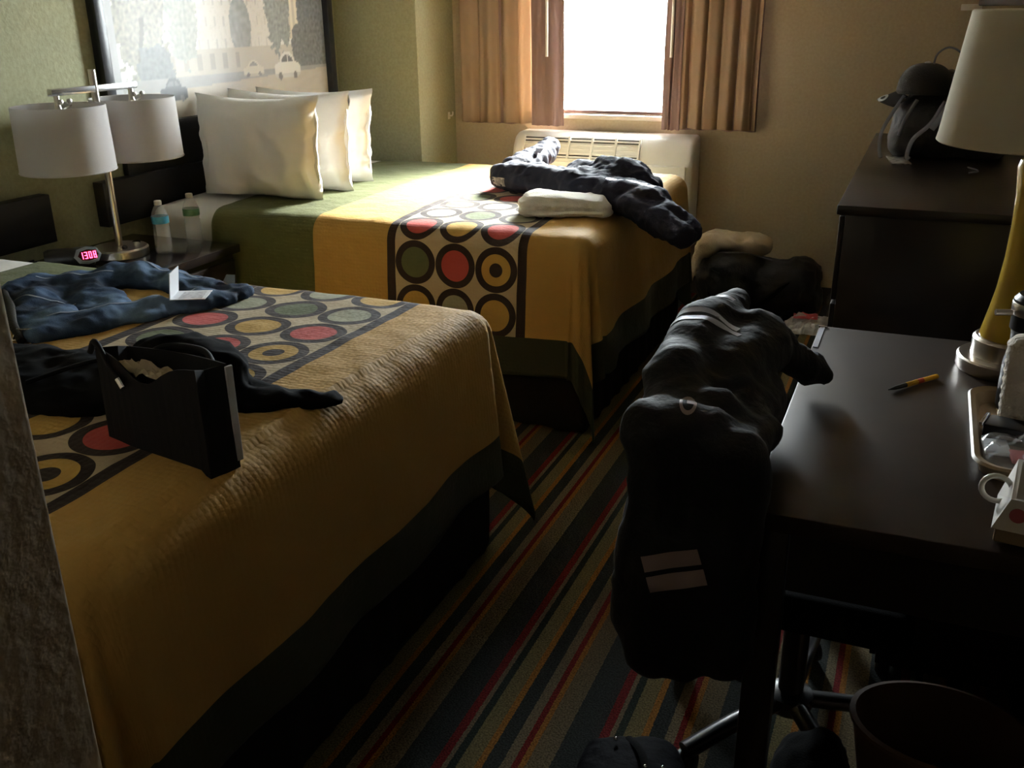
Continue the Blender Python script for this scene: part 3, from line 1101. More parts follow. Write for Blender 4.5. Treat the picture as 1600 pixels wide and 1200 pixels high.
# ------------------------------------------------------------------ wall air conditioner
acx = -1.66
ac = thing('air_conditioner', 'cream through-wall air conditioner with a top grille under the window', 'air conditioner', (acx, YB - .004, .28))
prof = [(0, 0), (-.17, 0), (-.205, .03), (-.215, .30), (-.212, .46), (-.185, .545), (-.150, .595), (-.11, .612), (0, .615)]
def prism_x(bm, prof, x0, x1):
    A = [bm.verts.new((x0, y, z)) for y, z in prof]
    B = [bm.verts.new((x1, y, z)) for y, z in prof]
    n = len(prof)
    for i in range(n):
        j = (i + 1) % n
        bm.faces.new((A[i], A[j], B[j], B[i]))
    bm.faces.new(list(reversed(A))); bm.faces.new(B)
    bmesh.ops.recalc_face_normals(bm, faces=bm.faces)
    return bm
bm = bmesh.new()
prism_x(bm, prof, -.525, .525)
es = [e for e in bm.edges if abs(e.verts[0].co.x - e.verts[1].co.x) < 1e-6]
bmesh.ops.bevel(bm, geom=es, offset=.03, segments=4, profile=.5, affect='EDGES')
obj('housing', bm, M_ac, ac, autosmooth=35)
# grille on the sloped shoulder
sl0, sl1 = Vector((0, -.216, .455)), Vector((0, -.150, .600))
sd = (sl1 - sl0).normalized()
sn = Vector((0, -sd.z, sd.y))
GM = Matrix(((1, sd.x, sn.x, 0), (0, sd.y, sn.y, sl0.y), (0, sd.z, sn.z, sl0.z), (0, 0, 0, 1)))
L = (sl1 - sl0).length
gx0, gx1 = -.455, .225
box('grille_recess', gx0, gx1, .030, L - .012, -.02, .004, M_acdark, ac, M=GM)
bm = bmesh.new()
for k in range(6):
    pass
bm.free()
for k in range(5):
    yk = .034 + k * (L - .05) / 4.6
    box('slat', gx0, gx1, yk, yk + .009, .002, .012, M_ac, ac, bev=.002, M=GM)
for k in range(6):
    xk = gx0 + (gx1 - gx0) * k / 5
    box('rib', xk - .006, xk + .006, .026, L - .006, .003, .016, M_ac, ac, bev=.002, M=GM)
box('grille_border', gx0 - .02, gx1 + .02, .012, .030, -.004, .013, M_ac, ac, bev=.003, M=GM)
box('front_panel', -.49, .235, -.232, -.212, .06, .44, M_ac, ac, bev=.008)
cp = box('control_panel', .245, .495, -.232, -.210, .06, .47, M_ac, ac, bev=.008)
bm = bmesh.new()
lathe_bm(bm, [(.002, -.004), (.03, -.004), (.03, 0), (.02, .004)], 24, (.345, -.235, .40), sx=1, sy=.35, axis=Matrix.Rotation(PI / 2, 3, 'X'))
bmesh.ops.recalc_face_normals(bm, faces=bm.faces)
obj('badge', bm, M_steel, cp, autosmooth=40)
box('panel_seam', .25, .49, -.2335, -.231, .30, .306, M_acdark, cp)

# ------------------------------------------------------------------ motorcycle trousers and towel on the far bed
zb2 = .778
mt = thing('riding_jacket', 'crumpled navy riding jacket on the window-side bed behind the towel', 'jacket', (-1.3, 3.9, zb2))
off = Vector((-1.3, 3.9, zb2))
def rel(p): return tuple(Vector(p) - off)
el = [('c', rel((-1.70, 4.02, .85)), rel((-1.25, 3.83, .86)), .085, .085, (1.2, 1.2, .8)),
      ('c', rel((-1.30, 3.85, .86)), rel((-.98, 3.66, .84)), .095, .085, (1.2, 1.25, .8)),
      ('c', rel((-.98, 3.66, .83)), rel((-.80, 3.52, .77)), .09, .078, (1, 1.35, .75)),
      ('c', rel((-1.35, 4.05, .87)), rel((-1.05, 3.88, .86)), .085, .075, (1.2, 1.2, .8)),
      ('c', rel((-1.72, 4.15, .86)), rel((-1.74, 4.45, .86)), .075, .065),
      ('c', rel((-1.74, 4.45, .86)), rel((-1.77, 4.74, .885)), .062, .05),
      ('e', rel((-1.15, 3.92, .90)), (.16, .10, .07), (0, .1, -.5))]
body = blob('jacket_body', el, M_navy_cl, mt, voxel=.010, amp=.010, freq=13, fold=((.5, 1.0, .3), 60, .005), seed=4, smooth_it=4, zmin=rel((0, 0, .68))[2])
decal('reflective_strip', body, rel((-1.05, 3.72, .9)), (0.15, .8, -.75), (0, 0, 1), rect_poly(.20, .022, 10, 2), M_reflect, mt)
decal('reflective_strip', body, rel((-1.69, 4.30, .93)), (.2, .6, -.8), (0, 0, 1), rect_poly(.09, .03, 6, 2), M_reflect, mt)
decal('grey_patch', body, rel((-1.70, 3.96, .83)), (.3, 1, -.3), (0, 0, 1), rect_poly(.075, .035, 5, 3), M_card, mt)

tw = thing('folded_towel', 'folded white towel on the bed in front of the riding jacket', 'towel', (-1.285, 3.60, zb2), .28)
lay = [('c', (-.13, 0, .026 + .030 * k), (.14, .004 * k, .024 + .026 * k), .105, .100, (.55, 1, .20)) for k in range(3)]
lay[2] = ('c', (-.11, .01, .078), (.12, .0, .070), .095, .085, (.6, 1, .22))
blob('towel_cloth', lay, M_towel, tw, voxel=.007, amp=.007, freq=7, seed=14, smooth_it=3, zmin=.0)
tube('hem', [(-.17, -.098, .030), (-.08, -.108, .026), (.04, -.108, .034), (.15, -.100, .030)], .009, M_towel, tw, n=8, flat=.8)

# ------------------------------------------------------------------ things on the near bed
zn = .768
jn = thing('jeans', 'faded blue denim jeans with a black belt, lying on the near bed', 'jeans', (-2.1, 2.05, zn))
off = Vector((-2.1, 2.05, zn))
el = [('c', rel((-2.03, 1.72, .790)), rel((-1.83, 2.12, .785)), .085, .075, (1, 1, .34)),
      ('c', rel((-2.38, 2.05, .790)), rel((-2.16, 2.22, .795)), .090, .085, (1, 1, .36)),
      ('c', rel((-2.16, 2.22, .79)), rel((-1.82, 2.20, .785)), .080, .060, (1, 1, .34)),
      ('c', rel((-2.37, 1.97, .79)), rel((-2.06, 1.75, .79)), .095, .085, (1, 1, .36)),
      ('c', rel((-2.24, 2.05, .79)), rel((-2.02, 1.93, .785)), .085, .07, (1, 1, .32)),
      ('e', rel((-2.22, 2.20, .805)), (.13, .08, .030), (0, 0, .4))]
jb = blob('denim', el, M_denim, jn, voxel=.009, amp=.010, freq=11, fold=((.9, .5, 0), 55, .004), seed=11, smooth_it=4, zmin=.002)
tube('belt', [rel(p) for p in ((-2.44, 1.95, .800), (-2.34, 1.865, .815), (-2.22, 1.78, .818), (-2.10, 1.68, .812), (-2.02, 1.63, .79))], .011, M_leather, jn, n=10, flat=.8)
tube('buckle', [rel(p) for p in ((-2.06, 1.655, .808), (-2.03, 1.675, .806), (-2.015, 1.645, .79), (-2.045, 1.625, .79), (-2.06, 1.655, .808))], .004, M_steel, jn, n=8, smooth=False)
M_stitch = mat('pale_stitching', (.26, .30, .36), rough=.8)
for (cx_, cy_, ln_, ang) in ((-1.95, 1.93, .42, 1.1), (-2.20, 1.86, .18, .45), (-2.02, 2.24, .34, .03), (-2.30, 2.08, .22, .6)):
    decal('seam', jb, rel((cx_, cy_, .82)), (0, 0, -1), (-math.sin(ang), math.cos(ang), 0), rect_poly(ln_, .006, 24, 1, .012), M_stitch, jn)

pc = thing('folded_card', 'white folded paper card standing open on the jeans', 'card', (-1.885, 2.035, .812), .45)
bm = bmesh.new()
bx(bm, 0, .095, -.045, .045, 0, .002)
bx(bm, -.002, .0, -.045, .045, 0, .075, M=Matrix.Rotation(.12, 4, 'Y'))
obj('card', bm, M_paper, pc)
box('printed_lines', .02, .085, -.035, .03, .0021, .0025, mat('grey_print_on_card', (.42, .42, .46), rough=.8, color2=(.70, .70, .74), vscale=90), pc)

tr = thing('black_trousers', 'black trousers laid across the near bed beneath the black paper bag', 'trousers', (-1.5, 1.45, zn))
off = Vector((-1.5, 1.45, zn))
el = [('c', rel((-2.00, 1.42, .795)), rel((-1.55, 1.40, .80)), .105, .105, (1, 1, .4)),
      ('c', rel((-1.90, 1.48, .80)), rel((-1.50, 1.47, .81)), .085, .09, (1, 1, .5)),
      ('e', rel((-1.40, 1.52, .845)), (.15, .09, .07)),
      ('c', rel((-1.45, 1.50, .80)), rel((-1.20, 1.53, .79)), .085, .06, (1, 1, .5)),
      ('c', rel((-1.20, 1.53, .785)), rel((-1.10, 1.60, .78)), .055, .035, (1, 1, .5))]
blob('cloth', el, M_trouser, tr, voxel=.011, amp=.012, freq=10, seed=21, zmin=.002)
tube('waistband', [rel(p) for p in ((-1.66, 1.33, .838), (-1.58, 1.42, .862), (-1.50, 1.50, .868))], .010, M_trouser, tr, n=8, flat=.4)

gb = thing('paper_bag', 'square black paper gift bag with tan tissue on the near bed', 'bag', (-1.248, 1.285, zn - .004), -.20)
W2, D2, Hh = .150, .034, .205
bm = bmesh.new()
def quad(p): bm.faces.new([bm.verts.new(q) for q in p])
# walls leaning slightly out with a sagging front rim
nb = 14
front_t, front_b, back_t, back_b = [], [], [], []
for i in range(nb + 1):
    s = i / nb * 2 - 1
    sag = -.045 * math.exp(-((s - .05) / .42) ** 2) + .006 * s
    front_b.append(bm.verts.new((s * W2, -D2, 0)))
    front_t.append(bm.verts.new((s * W2 * .97, -D2 - .012 * (1 - s * s), Hh + sag)))
    back_b.append(bm.verts.new((s * W2, D2, 0)))
    back_t.append(bm.verts.new((s * W2 * .97, D2 + .012 * (1 - s * s), Hh - .012 + .010 * s)))
for i in range(nb):
    bm.faces.new((front_b[i], front_b[i + 1], front_t[i + 1], front_t[i]))
    bm.faces.new((back_b[i + 1], back_b[i], back_t[i], back_t[i + 1]))
    bm.faces.new((front_b[i + 1], front_b[i], back_b[i], back_b[i + 1]))
for k, sg in ((0, -1), (nb, 1)):
    mid_t = bm.verts.new((sg * (W2 * .97 - .02), 0, Hh - .008))
    mid_b = bm.verts.new((sg * W2, 0, 0))
    bm.faces.new((front_b[k], mid_b, mid_t, front_t[k]))
    bm.faces.new((mid_b, back_b[k], back_t[k], mid_t))
bmesh.ops.recalc_face_normals(bm, faces=bm.faces)
o = obj('bag_body', bm, M_bagblack, gb)
md = o.modifiers.new('t', 'SOLIDIFY'); md.thickness = .0025; md.offset = -1
bm = bmesh.new()
bx(bm, W2 * .965, W2 * 1.0, D2 - .006, D2 + .010, .012, Hh - .006, .002)
obj('side_edge', bm, M_baglining, gb)
bm = bmesh.new()
grid_mesh(bm, lambda s, q: Vector(((s * 2 - 1) * W2 * .82, (q * 2 - 1) * D2 * .7, .165 + .022 * nz((s * 5, q * 4, 3), 1) + .012 * nz((s * 14, q * 9, 3), 1))), 22, 9)
obj('tissue', bm, M_tissue, gb, smooth=False)
tube('handle', [(-.155, -D2 - .004, .19), (-.13, -D2 - .006, .215), (-.08, -D2 - .016, .175), (-.045, -D2 - .018, .155)], .006, M_bagblack, gb, n=8)
tube('handle_tip', [(-.052, -D2 - .022, .162), (-.036, -D2 - .024, .148)], .006, M_steel, gb, n=8, smooth=False)
tube('handle', [(-.10, D2 + .008, .17), (-.06, D2 + .03, .19), (.03, D2 + .04, .195), (.10, D2 + .008, .19)], .006, M_bagblack, gb, n=8)

# ------------------------------------------------------------------ dresser and what stands on it
DX0, DX1, DY0, DY1, DZ = -.225, .49, 3.12, 5.05, .975
dr = thing('dresser', 'tall dark espresso dresser along the right wall', 'dresser', ((DX0 + DX1) / 2, (DY0 + DY1) / 2, 0))
hx, hy = (DX1 - DX0) / 2, (DY1 - DY0) / 2
box('top', -hx, hx, -hy, hy, DZ - .03, DZ, M_wood, dr, bev=.004)
box('body', -hx + .025, hx - .005, -hy + .02, hy - .02, .08, DZ - .03, M_wood, dr, bev=.003)
box('plinth', -hx + .05, hx - .01, -hy + .04, hy - .04, 0, .08, M_wood, dr)
for c in range(2):
    for r in range(3):
        y0 = -hy + .03 + c * (hy - .02)
        z0 = .10 + r * .283
        d = box('drawer', -hx + .008, -hx + .025, y0, y0 + hy - .04, z0, z0 + .27, M_wood, dr, bev=.003)
        cyl('handle', (-hx - .010, y0 + hy / 2 - .10, z0 + .14), (-hx - .010, y0 + hy / 2 + .06, z0 + .14), .006, M_chrome, d)

bpk = thing('backpack', 'black backpack with grey straps on the dresser under the cap', 'backpack', (.0, 4.35, DZ))
off = Vector((.0, 4.35, DZ))
el = [('e', rel((.03, 4.36, 1.09)), (.165, .17, .135), (0, 0, 0), .75),
      ('e', rel((.05, 4.40, 1.20)), (.125, .14, .10), (0, 0, 0), .85),
      ('e', rel((.19, 4.36, 1.05)), (.13, .15, .095), (0, 0, 0), .8),
      ('e', rel((-.06, 4.30, 1.04)), (.085, .12, .07), (0, 0, 0), .8)]
pk = blob('pack_body', el, M_pack, bpk, voxel=.012, amp=.010, freq=10, seed=31, zmin=.002)
tube('strap', [rel(p) for p in ((-.10, 4.22, 1.215), (-.135, 4.19, 1.15), (-.165, 4.17, 1.08), (-.165, 4.15, 1.02), (-.155, 4.13, .985))], .007, M_strap, bpk, n=8, flat=.4, upv=(0, 1, 0))
tube('strap', [rel(p) for p in ((-.05, 4.17, 1.205), (-.085, 4.155, 1.13), (-.10, 4.15, 1.07))], .007, M_strap, bpk, n=8, flat=.4, upv=(0, 1, 0))
tube('strap', [rel(p) for p in ((.05, 4.165, 1.20), (.01, 4.145, 1.12), (-.045, 4.14, 1.06), (-.06, 4.13, 1.00), (-.05, 4.12, .985))], .008, M_strap, bpk, n=8, flat=.4, upv=(0, 1, 0))
tube('strap_end', [rel(p) for p in ((.065, 4.155, 1.19), (.04, 4.14, 1.14), (.015, 4.13, 1.10))], .012, M_strap, bpk, n=8, flat=.3, upv=(0, 1, 0))

cp_ = thing('baseball_cap', 'black baseball cap with a pale visor sticker perched on the backpack', 'cap', (-.03, 4.28, 1.265))
bm = bmesh.new()
def crown(s, q):
    a = 2 * PI * s
    e = q * PI / 2
    return Vector((.105 * math.cos(a) * math.cos(e) ** .75, .092 * math.sin(a) * math.cos(e) ** .75, -.045 + .115 * math.sin(e) ** .9))
grid_mesh(bm, crown, 36, 12)
bmesh.ops.remove_doubles(bm, verts=bm.verts, dist=.0006)
o = obj('crown', bm, M_cap, cp_, smooth=True)
md = o.modifiers.new('t', 'SOLIDIFY'); md.thickness = .003
bm = bmesh.new()
def visor(s, q):
    a = (s - .5) * 1.9
    base = Vector((-.098 * math.cos(a), .092 * math.sin(a), -.035))
    out = Vector((-.075 * (math.cos(a) ** .8 if math.cos(a) > 0 else 0), 0, -.035)) * q
    p = base + out
    p.z -= .040 * (abs(p.y) / .09) ** 2 * (1 - .2 * q)
    return p
grid_mesh(bm, visor, 22, 7)
vz = obj('visor', bm, M_cap, cp_, smooth=True)
md = vz.modifiers.new('t', 'SOLIDIFY'); md.thickness = .004
decal('sticker_ring', vz, (-.150, -.030, -.06), (.45, .70, -.55), (0, 0, 1), ring_poly(.010, .021, 24), mat('pale_foil_sticker', (.55, .60, .66), rough=.3, metal=.4), cp_, off=.004)
lathe('top_button', [(.014, .066), (.012, .073), (.004, .076)], M_reflect, cp_, n=14)
tube('adjuster_loop', [(.02, -.02, .060), (.030, -.03, .105), (.070, -.03, .128), (.115, -.03, .105), (.125, -.03, .060), (.118, -.035, .02)], .004, M_strap, cp_, n=8)
box('loop_buckle', .105, .135, -.06, -.05, .008, .026, M_reflect, cp_, bev=.002)

cd = thing('key_card', 'small printed card lying on the dresser before the backpack', 'card', (-.088, 4.13, DZ), .15)
box('card', -.036, .036, -.10, .10, 0, .006, M_card, cd, bev=.002)
cb = tube('thin_cable', [(.16, 3.88, DZ + .004), (.185, 3.90, DZ + .005), (.19, 3.94, DZ + .005), (.175, 3.98, DZ + .005), (.16, 4.02, DZ + .004)], .0035, M_strap)
tag(cb, 'short curl of grey cable on the dresser beside the lamp shade', 'cable')

tv = thing('television', 'black flat television on a wall arm, its corner above the lamp shade', 'television', (.32, 3.86, 1.54), math.atan2(-.7, .376))
box('screen_frame', -.40, .40, -.02, .03, 0, .50, M_black_pl, tv, bev=.006)
box('screen', -.38, .38, -.022, -.0195, .02, .48, M_tv, tv)
tva = box('wall_arm', -.03, .03, .03, .13, .20, .30, M_black_pl, tv, bev=.005)
wp = thing('wall_plate', 'small white wall plate on the window wall left of the television', 'wall plate', (.12, YB, 1.53))
box('plate', -.046, .046, -.012, 0, -.012, .016, M_white_pl, wp, bev=.003)
box('socket', -.012, .012, -.016, -.011, -.006, .008, M_white_pl, wp, bev=.001)

# ------------------------------------------------------------------ desk and what is on it
KX0, KX1, KY0, KY1, KZ = -.195, .488, 1.474, 2.552, .76
dk = thing('desk', 'dark espresso writing desk along the right wall', 'desk', ((KX0 + KX1) / 2, (KY0 + KY1) / 2, 0))
hx, hy = (KX1 - KX0) / 2, (KY1 - KY0) / 2
box('desk_top', -hx, hx, -hy, hy, KZ - .035, KZ, M_wood_d, dk, bev=.003)
box('apron', -hx + .07, hx - .01, -hy + .03, -hy + .05, KZ - .16, KZ - .035, M_wood, dk)
box('apron', -hx + .07, hx - .01, hy - .05, hy - .03, KZ - .16, KZ - .035, M_wood, dk)
box('back_panel', hx - .03, hx - .01, -hy + .05, hy - .05, .25, KZ - .035, M_wood, dk)
for sx in (-1, 1):
    for sy in (-1, 1):
        x, y = sx * (hx - .04), sy * (hy - .045)
        box('leg', x - .028, x + .028, y - .028, y + .028, 0, KZ - .035, M_wood, dk, bev=.003)

pd = thing('added_pedestal', 'drawer pedestal added to blacken the space under the far end of the desk', 'drawers', (.27, 2.33, 0))  # guessed pedestal, added so the space under the desk goes black
box('body', -.22, .19, -.17, .17, .03, .70, M_wood, pd, bev=.003)
for k in range(3):
    d_ = box('drawer', -.235, -.22, -.165, .165, .05 + .215 * k, .25 + .215 * k, M_wood, pd, bev=.003)
    cyl('handle', (-.245, -.05, .15 + .215 * k), (-.245, .05, .15 + .215 * k), .005, M_chrome, d_)
for sx in (-.2, .17):
    for sy in (-.15, .15):
        cyl('foot', (sx, sy, 0), (sx, sy, .03), .018, M_black_pl, pd, n=12)

yl = thing('desk_lamp', 'tall mustard yellow desk lamp with a cream tapered shade', 'lamp', (.245, 2.37, KZ))
lathe('base', [(.112, 0), (.114, .004), (.114, .028), (.110, .032), (.094, .034)], M_chrome, yl, n=44)
lathe('collar', [(.086, .034), (.086, .072), (.080, .078), (.05, .08)], M_chrome, yl, n=44)
lathe('body', [(.074, .078), (.070, .10), (.062, .14), (.054, .19), (.048, .26), (.046, .33), (.048, .40), (.054, .46), (.050, .475)], M_yglass, yl, n=44)
lathe('neck', [(.03, .475), (.03, .49), (.012, .50), (.012, .60)], M_chrome, yl, n=20)
shp = [(.222, .510), (.2255, .513), (.222, .53), (.190, .775), (.187, .778), (.184, .775), (.217, .53), (.222, .510)]
lathe('shade', shp, M_shade_y, yl, n=64, cap0=False, cap1=False)
lathe('bulb', [(.012, .60), (.030, .64), (.032, .66), (.022, .69), (.004, .70)], M_white_pl, yl, n=16)
for k in range(3):
    aa = k * 2 * PI / 3 + .4
    cyl('spider_arm', (0, 0, .60), (.187 * math.cos(aa), .187 * math.sin(aa), .765), .003, M_chrome, yl, n=6)

pn = thing('pen', 'yellow pen with a black tip on the desk', 'pen', (.045, 2.18, KZ + .006), math.atan2(2.24 - 2.121, .091 + .001))
cyl('barrel', (-.025, 0, 0), (.078, 0, 0), .0055, M_yellow, pn, n=12)
lathe('grip', [(.0052, 0), (.0045, .035), (.0012, .055)], M_black_pl, pn, n=12, c=(-.025, 0, 0), axis=Matrix.Rotation(-PI / 2, 3, 'Y'))
cyl('red_band', (.012, 0, 0), (.030, 0, 0), .0058, mat('red_print', (.5, .06, .03), rough=.4), pn, n=12)

hl = thing('edge_highlight', 'thin pale strip imitating the highlight on the left desk edge', 'highlight', (-.186, 2.455, KZ))  # highlight of the desk edge, built as an added bright strip
box('highlight_strip', -.006, .006, -.088, .088, 0, .002, M_reflect, hl)
box('highlight_end', -.010, .012, .080, .090, 0, .005, M_steel, hl, bev=.001)

ty = thing('coffee_tray', 'tan rounded plastic tray at the right of the desk', 'tray', (.262, 1.93, KZ))
bm = bmesh.new()
def rr(w, h, r, n=6):
    out = []
    for cxx, cyy, a0 in ((w - r, h - r, 0), (-w + r, h - r, PI / 2), (-w + r, -h + r, PI), (w - r, -h + r, 1.5 * PI)):
        for i in range(n + 1):
            a = a0 + PI / 2 * i / n
            out.append((cxx + r * math.cos(a), cyy + r * math.sin(a)))
    return out
rings = []
for (w, h_, z) in ((.085, .185, .002), (.096, .196, .002), (.104, .206, .026), (.112, .214, .030), (.108, .210, .034), (.098, .198, .030), (.088, .186, .008)):
    rings.append([bm.verts.new((x, y, z)) for x, y in rr(w, h_, .05)])
for a, b in zip(rings, rings[1:]):
    n = len(a)
    for i in range(n):
        j = (i + 1) % n
        bm.faces.new((a[i], a[j], b[j], b[i]))
bm.faces.new(list(reversed(rings[0]))); bm.faces.new(rings[-1])
bmesh.ops.recalc_face_normals(bm, faces=bm.faces)
obj('tray_body', bm, M_skin_tray, ty, autosmooth=40)

cs = thing('cup_stack', 'wrapped stack of pale paper cups standing on the tan tray', 'cups', (.236, 1.985, KZ + .009))
prof = [(.030, .0)]
for k in range(9):
    z = .02 + k * .018
    prof += [(.034 + .0006 * k, z), (.036 + .0006 * k, z + .006), (.0345 + .0006 * k, z + .010)]
prof += [(.030, .185)]
lathe('cups', prof, M_cup, cs, n=28, auto=60)
cm = thing('black_coffee_pot', 'black coffee maker with a metal knob behind the cup stack', 'coffee maker', (.257, 2.085, KZ + .009))
lathe('pot', [(.050, 0), (.055, .01), (.055, .10), (.048, .14), (.050, .17), (.054, .175), (.054, .235), (.046, .245)], M_black_pl, cm, n=28)
lathe('chrome_band', [(.0548, .205), (.0560, .207), (.0560, .228), (.0548, .230)], M_chrome, cm, n=28, cap0=False, cap1=False)
cyl('knob', (-.055, -.02, .21), (-.085, -.03, .21), .006, M_chrome, cm, n=10)
bh = thing('storage_box', 'black plastic box with a chrome edge at the foot of the cups', 'box', (.222, 1.915, KZ + .009), -.25)
box('box_body', -.045, .060, -.03, .03, 0, .035, M_black_pl, bh, bev=.006)
box('chrome_edge', -.052, -.044, -.03, .03, .028, .036, M_steel, bh, bev=.002)
pkt = thing('condiment_packet', 'clear crinkled packet with a pink printed panel in the tray', 'packet', (.218, 1.83, KZ + .012), .1)
bm = bmesh.new()
grid_mesh(bm, lambda s, q: Vector(((s - .5) * .11, (q - .5) * .13, .006 + .022 * (1 - (2 * s - 1) ** 4) * (1 - (2 * q - 1) ** 4) * (1 + .8 * nz((s * 6, q * 6, 2), 1)))), 16, 16)
grid_mesh(bm, lambda s, q: Vector(((s - .5) * .11, (.5 - q) * .13, .004)), 4, 4)
fl = obj('film', bm, M_clearbag, pkt, smooth=False)
box('sugar_sachet', -.005, .050, -.05, .0, .006, .015, M_pink, pkt, bev=.003)
box('white_sachet', -.045, .0, -.02, .045, .006, .014, M_paper, pkt, bev=.003)

db = thing('spotted_caddy', 'white caddy with red and black spots and a ring handle at the desk front', 'caddy', (.262, 1.535, KZ), -.12)
bm = bmesh.new()
bh_ = [(-.085, -.05), (.10, -.05), (.10, .075), (-.085, .075)]
lo = [bm.verts.new((x, y, .030)) for x, y in bh_]
hi = [bm.verts.new((x * 1.0 + (.02 if x < 0 else 0), y * (1.0 if y < 0 else 1), z)) for (x, y), z in zip(bh_, (.085, .085, .10, .10))]
ih = [bm.verts.new((v.co.x * .90, v.co.y * .88, v.co.z)) for v in hi]
il = [bm.verts.new((v.co.x * .88, v.co.y * .85, .045)) for v in hi]
for i in range(4):
    j = (i + 1) % 4
    bm.faces.new((lo[i], lo[j], hi[j], hi[i])); bm.faces.new((hi[i], hi[j], ih[j], ih[i])); bm.faces.new((ih[i], ih[j], il[j], il[i]))
bm.faces.new(list(reversed(lo))); bm.faces.new(il)
bmesh.ops.recalc_face_normals(bm, faces=bm.faces)
obj('caddy_box', bm, mat('white_glazed_box', (.70, .66, .60), rough=.35), db)
bm = bmesh.new()
bx(bm, -.08, .095, -.045, .070, .005, .030, .003)
obj('tan_base', bm, M_skin_tray, db)
for (xx, zz, r, mm) in ((-.052, .060, .012, M_pink), (-.012, .052, .010, M_pink), (.018, .068, .008, M_black_pl), (.045, .056, .010, M_pink), (-.03, .078, .006, M_black_pl), (.07, .072, .009, M_pink)):
    yy = -.0512
    bm = bmesh.new()
    lathe_bm(bm, [(r, 0), (r, .0012)], 16, (xx, yy, zz), axis=Matrix.Rotation(PI / 2, 3, 'X'))
    bmesh.ops.recalc_face_normals(bm, faces=bm.faces)
    obj('spot', bm, mm, db)
tube('ring_handle', [(-.088 + .022 * math.cos(2 * PI * i / 20), .02, .066 + .022 * math.sin(2 * PI * i / 20)) for i in range(21)], .0045, M_white_pl, db, n=8, smooth=False)
for sx in (-.07, .085):
    cyl('foot', (sx, -.03, 0), (sx, -.03, .008), .008, M_steel, db, n=10)
    cyl('foot', (sx, .05, 0), (sx, .05, .008), .008, M_steel, db, n=10)

# ------------------------------------------------------------------ office chair with a jacket over it
ch = thing('office_chair', 'black swivel office chair pushed to the desk under the jacket', 'chair', (-.12, 1.87, 0))
bm = bmesh.new()
bx(bm, -.24, .22, -.25, .25, .42, .50, .035, 4)
obj('seat', bm, M_black_cl, ch, autosmooth=50)
bm = bmesh.new()
bx(bm, -.31, -.235, -.23, .25, .55, .90, .03, 4)
obj('backrest', bm, M_black_cl, ch, autosmooth=50)
box('back_stem', -.285, -.255, -.02, .03, .44, .58, M_black_pl, ch, bev=.006)
cyl('column', (0, 0, .09), (0, 0, .43), .028, M_black_pl, ch)
lathe('hub', [(.045, .07), (.05, .08), (.05, .11), (.03, .12)], M_black_pl, ch, n=24)
for k in range(5):
    a = k * 2 * PI / 5 + .25
    c_, s_ = math.cos(a), math.sin(a)
    lg = tube('base_leg', [(.03 * c_, .03 * s_, .095), (.16 * c_, .16 * s_, .088), (.29 * c_, .29 * s_, .066)], .022, M_black_pl, ch, n=10, flat=.8)
    RM = Matrix.Rotation(a + .6, 3, 'Z') @ Matrix.Rotation(PI / 2, 3, 'X')
    lathe('caster', [(.010, -.022), (.026, -.020), (.028, -.008), (.020, -.003), (.020, .003), (.028, .008), (.026, .020), (.010, .022)], M_tape, lg, n=18, c=(.285 * c_, .285 * s_, .0285), axis=RM)

jk = thing('draped_jacket', 'long dark jacket with reflective bands draped over the office chair', 'jacket', (-.35, 1.75, .93))
off = Vector((-.35, 1.75, .93))
el = []
for i in range(9):
    y = 1.44 + i * .072
    top = .885 - .012 * max(0, i - 5)
    xo = -.355 - .03 * min(1, i / 3)
    el.append(('c', rel((xo + .02, y, top)), rel((xo - .015, y, .54 + .02 * math.sin(i))), .050, .054))
for i in range(6):
    y = 1.46 + i * .10
    el.append(('c', rel((-.36, y, .89)), rel((-.27, y, .885)), .052, .052))
for i in range(3):
    x = -.335 + i * .065
    el.append(('c', rel((x, 1.44, .88)), rel((x - .005, 1.415, .475 + .015 * i)), .045, .052))
el += [('c', rel((-.365, 1.62, .905)), rel((-.365, 1.90, .925)), .066, .066),
       ('c', rel((-.365, 1.90, .925)), rel((-.355, 2.17, .915)), .066, .036),
       ('c', rel((-.275, 1.95, .915)), rel((-.235, 1.99, .885)), .056, .046),
       ('c', rel((-.235, 1.985, .88)), rel((-.165, 2.06, .808)), .046, .034),
       ('c', rel((-.165, 2.08, .812)), rel((-.135, 2.06, .795)), .038, .022),
       ('c', rel((-.30, 1.72, .90)), rel((-.255, 1.92, .90)), .060, .062),
       ('c', rel((-.235, 1.62, .86)), rel((-.225, 1.80, .83)), .05, .05),
       ('c', rel((-.225, 1.46, .86)), rel((-.215, 1.60, .85)), .05, .05)]
jbod = blob('jacket_body', el, M_jacket, jk, voxel=.012, amp=.011, freq=8, seed=44, smooth_it=16)
decal('reflective_band', jbod, rel((-.355, 1.86, .97)), (.15, .55, -.8), (.25, 1, .3), rect_poly(.13, .016, 14, 2, -.012), M_reflect, jk)
decal('reflective_band', jbod, rel((-.355, 1.825, .97)), (.15, .55, -.8), (.25, 1, .3), rect_poly(.15, .016, 14, 2, -.012), M_reflect, jk)
decal('reflective_band', jbod, rel((-.365, 2.01, .97)), (.15, .55, -.8), (.25, 1, .3), rect_poly(.08, .012, 10, 2, -.008), M_reflect, jk)
decal('emblem', jbod, rel((-.30, 1.44, .96)), (-.16, .78, -.6), (0, 0, 1), ring_poly(.017, .026, 28, .55, 1.0), M_pinkrefl, jk)
decal('emblem_bar', jbod, rel((-.296, 1.44, .972)), (-.16, .78, -.6), (0, 0, 1), rect_poly(.012, .022, 3, 3), M_pinkrefl, jk)
decal('reflective_panel', jbod, rel((-.300, 1.36, .695)), (-.1, 1, -.35), (-.32, 0, 1), rect_poly(.10, .028, 10, 3), M_pinkrefl, jk)
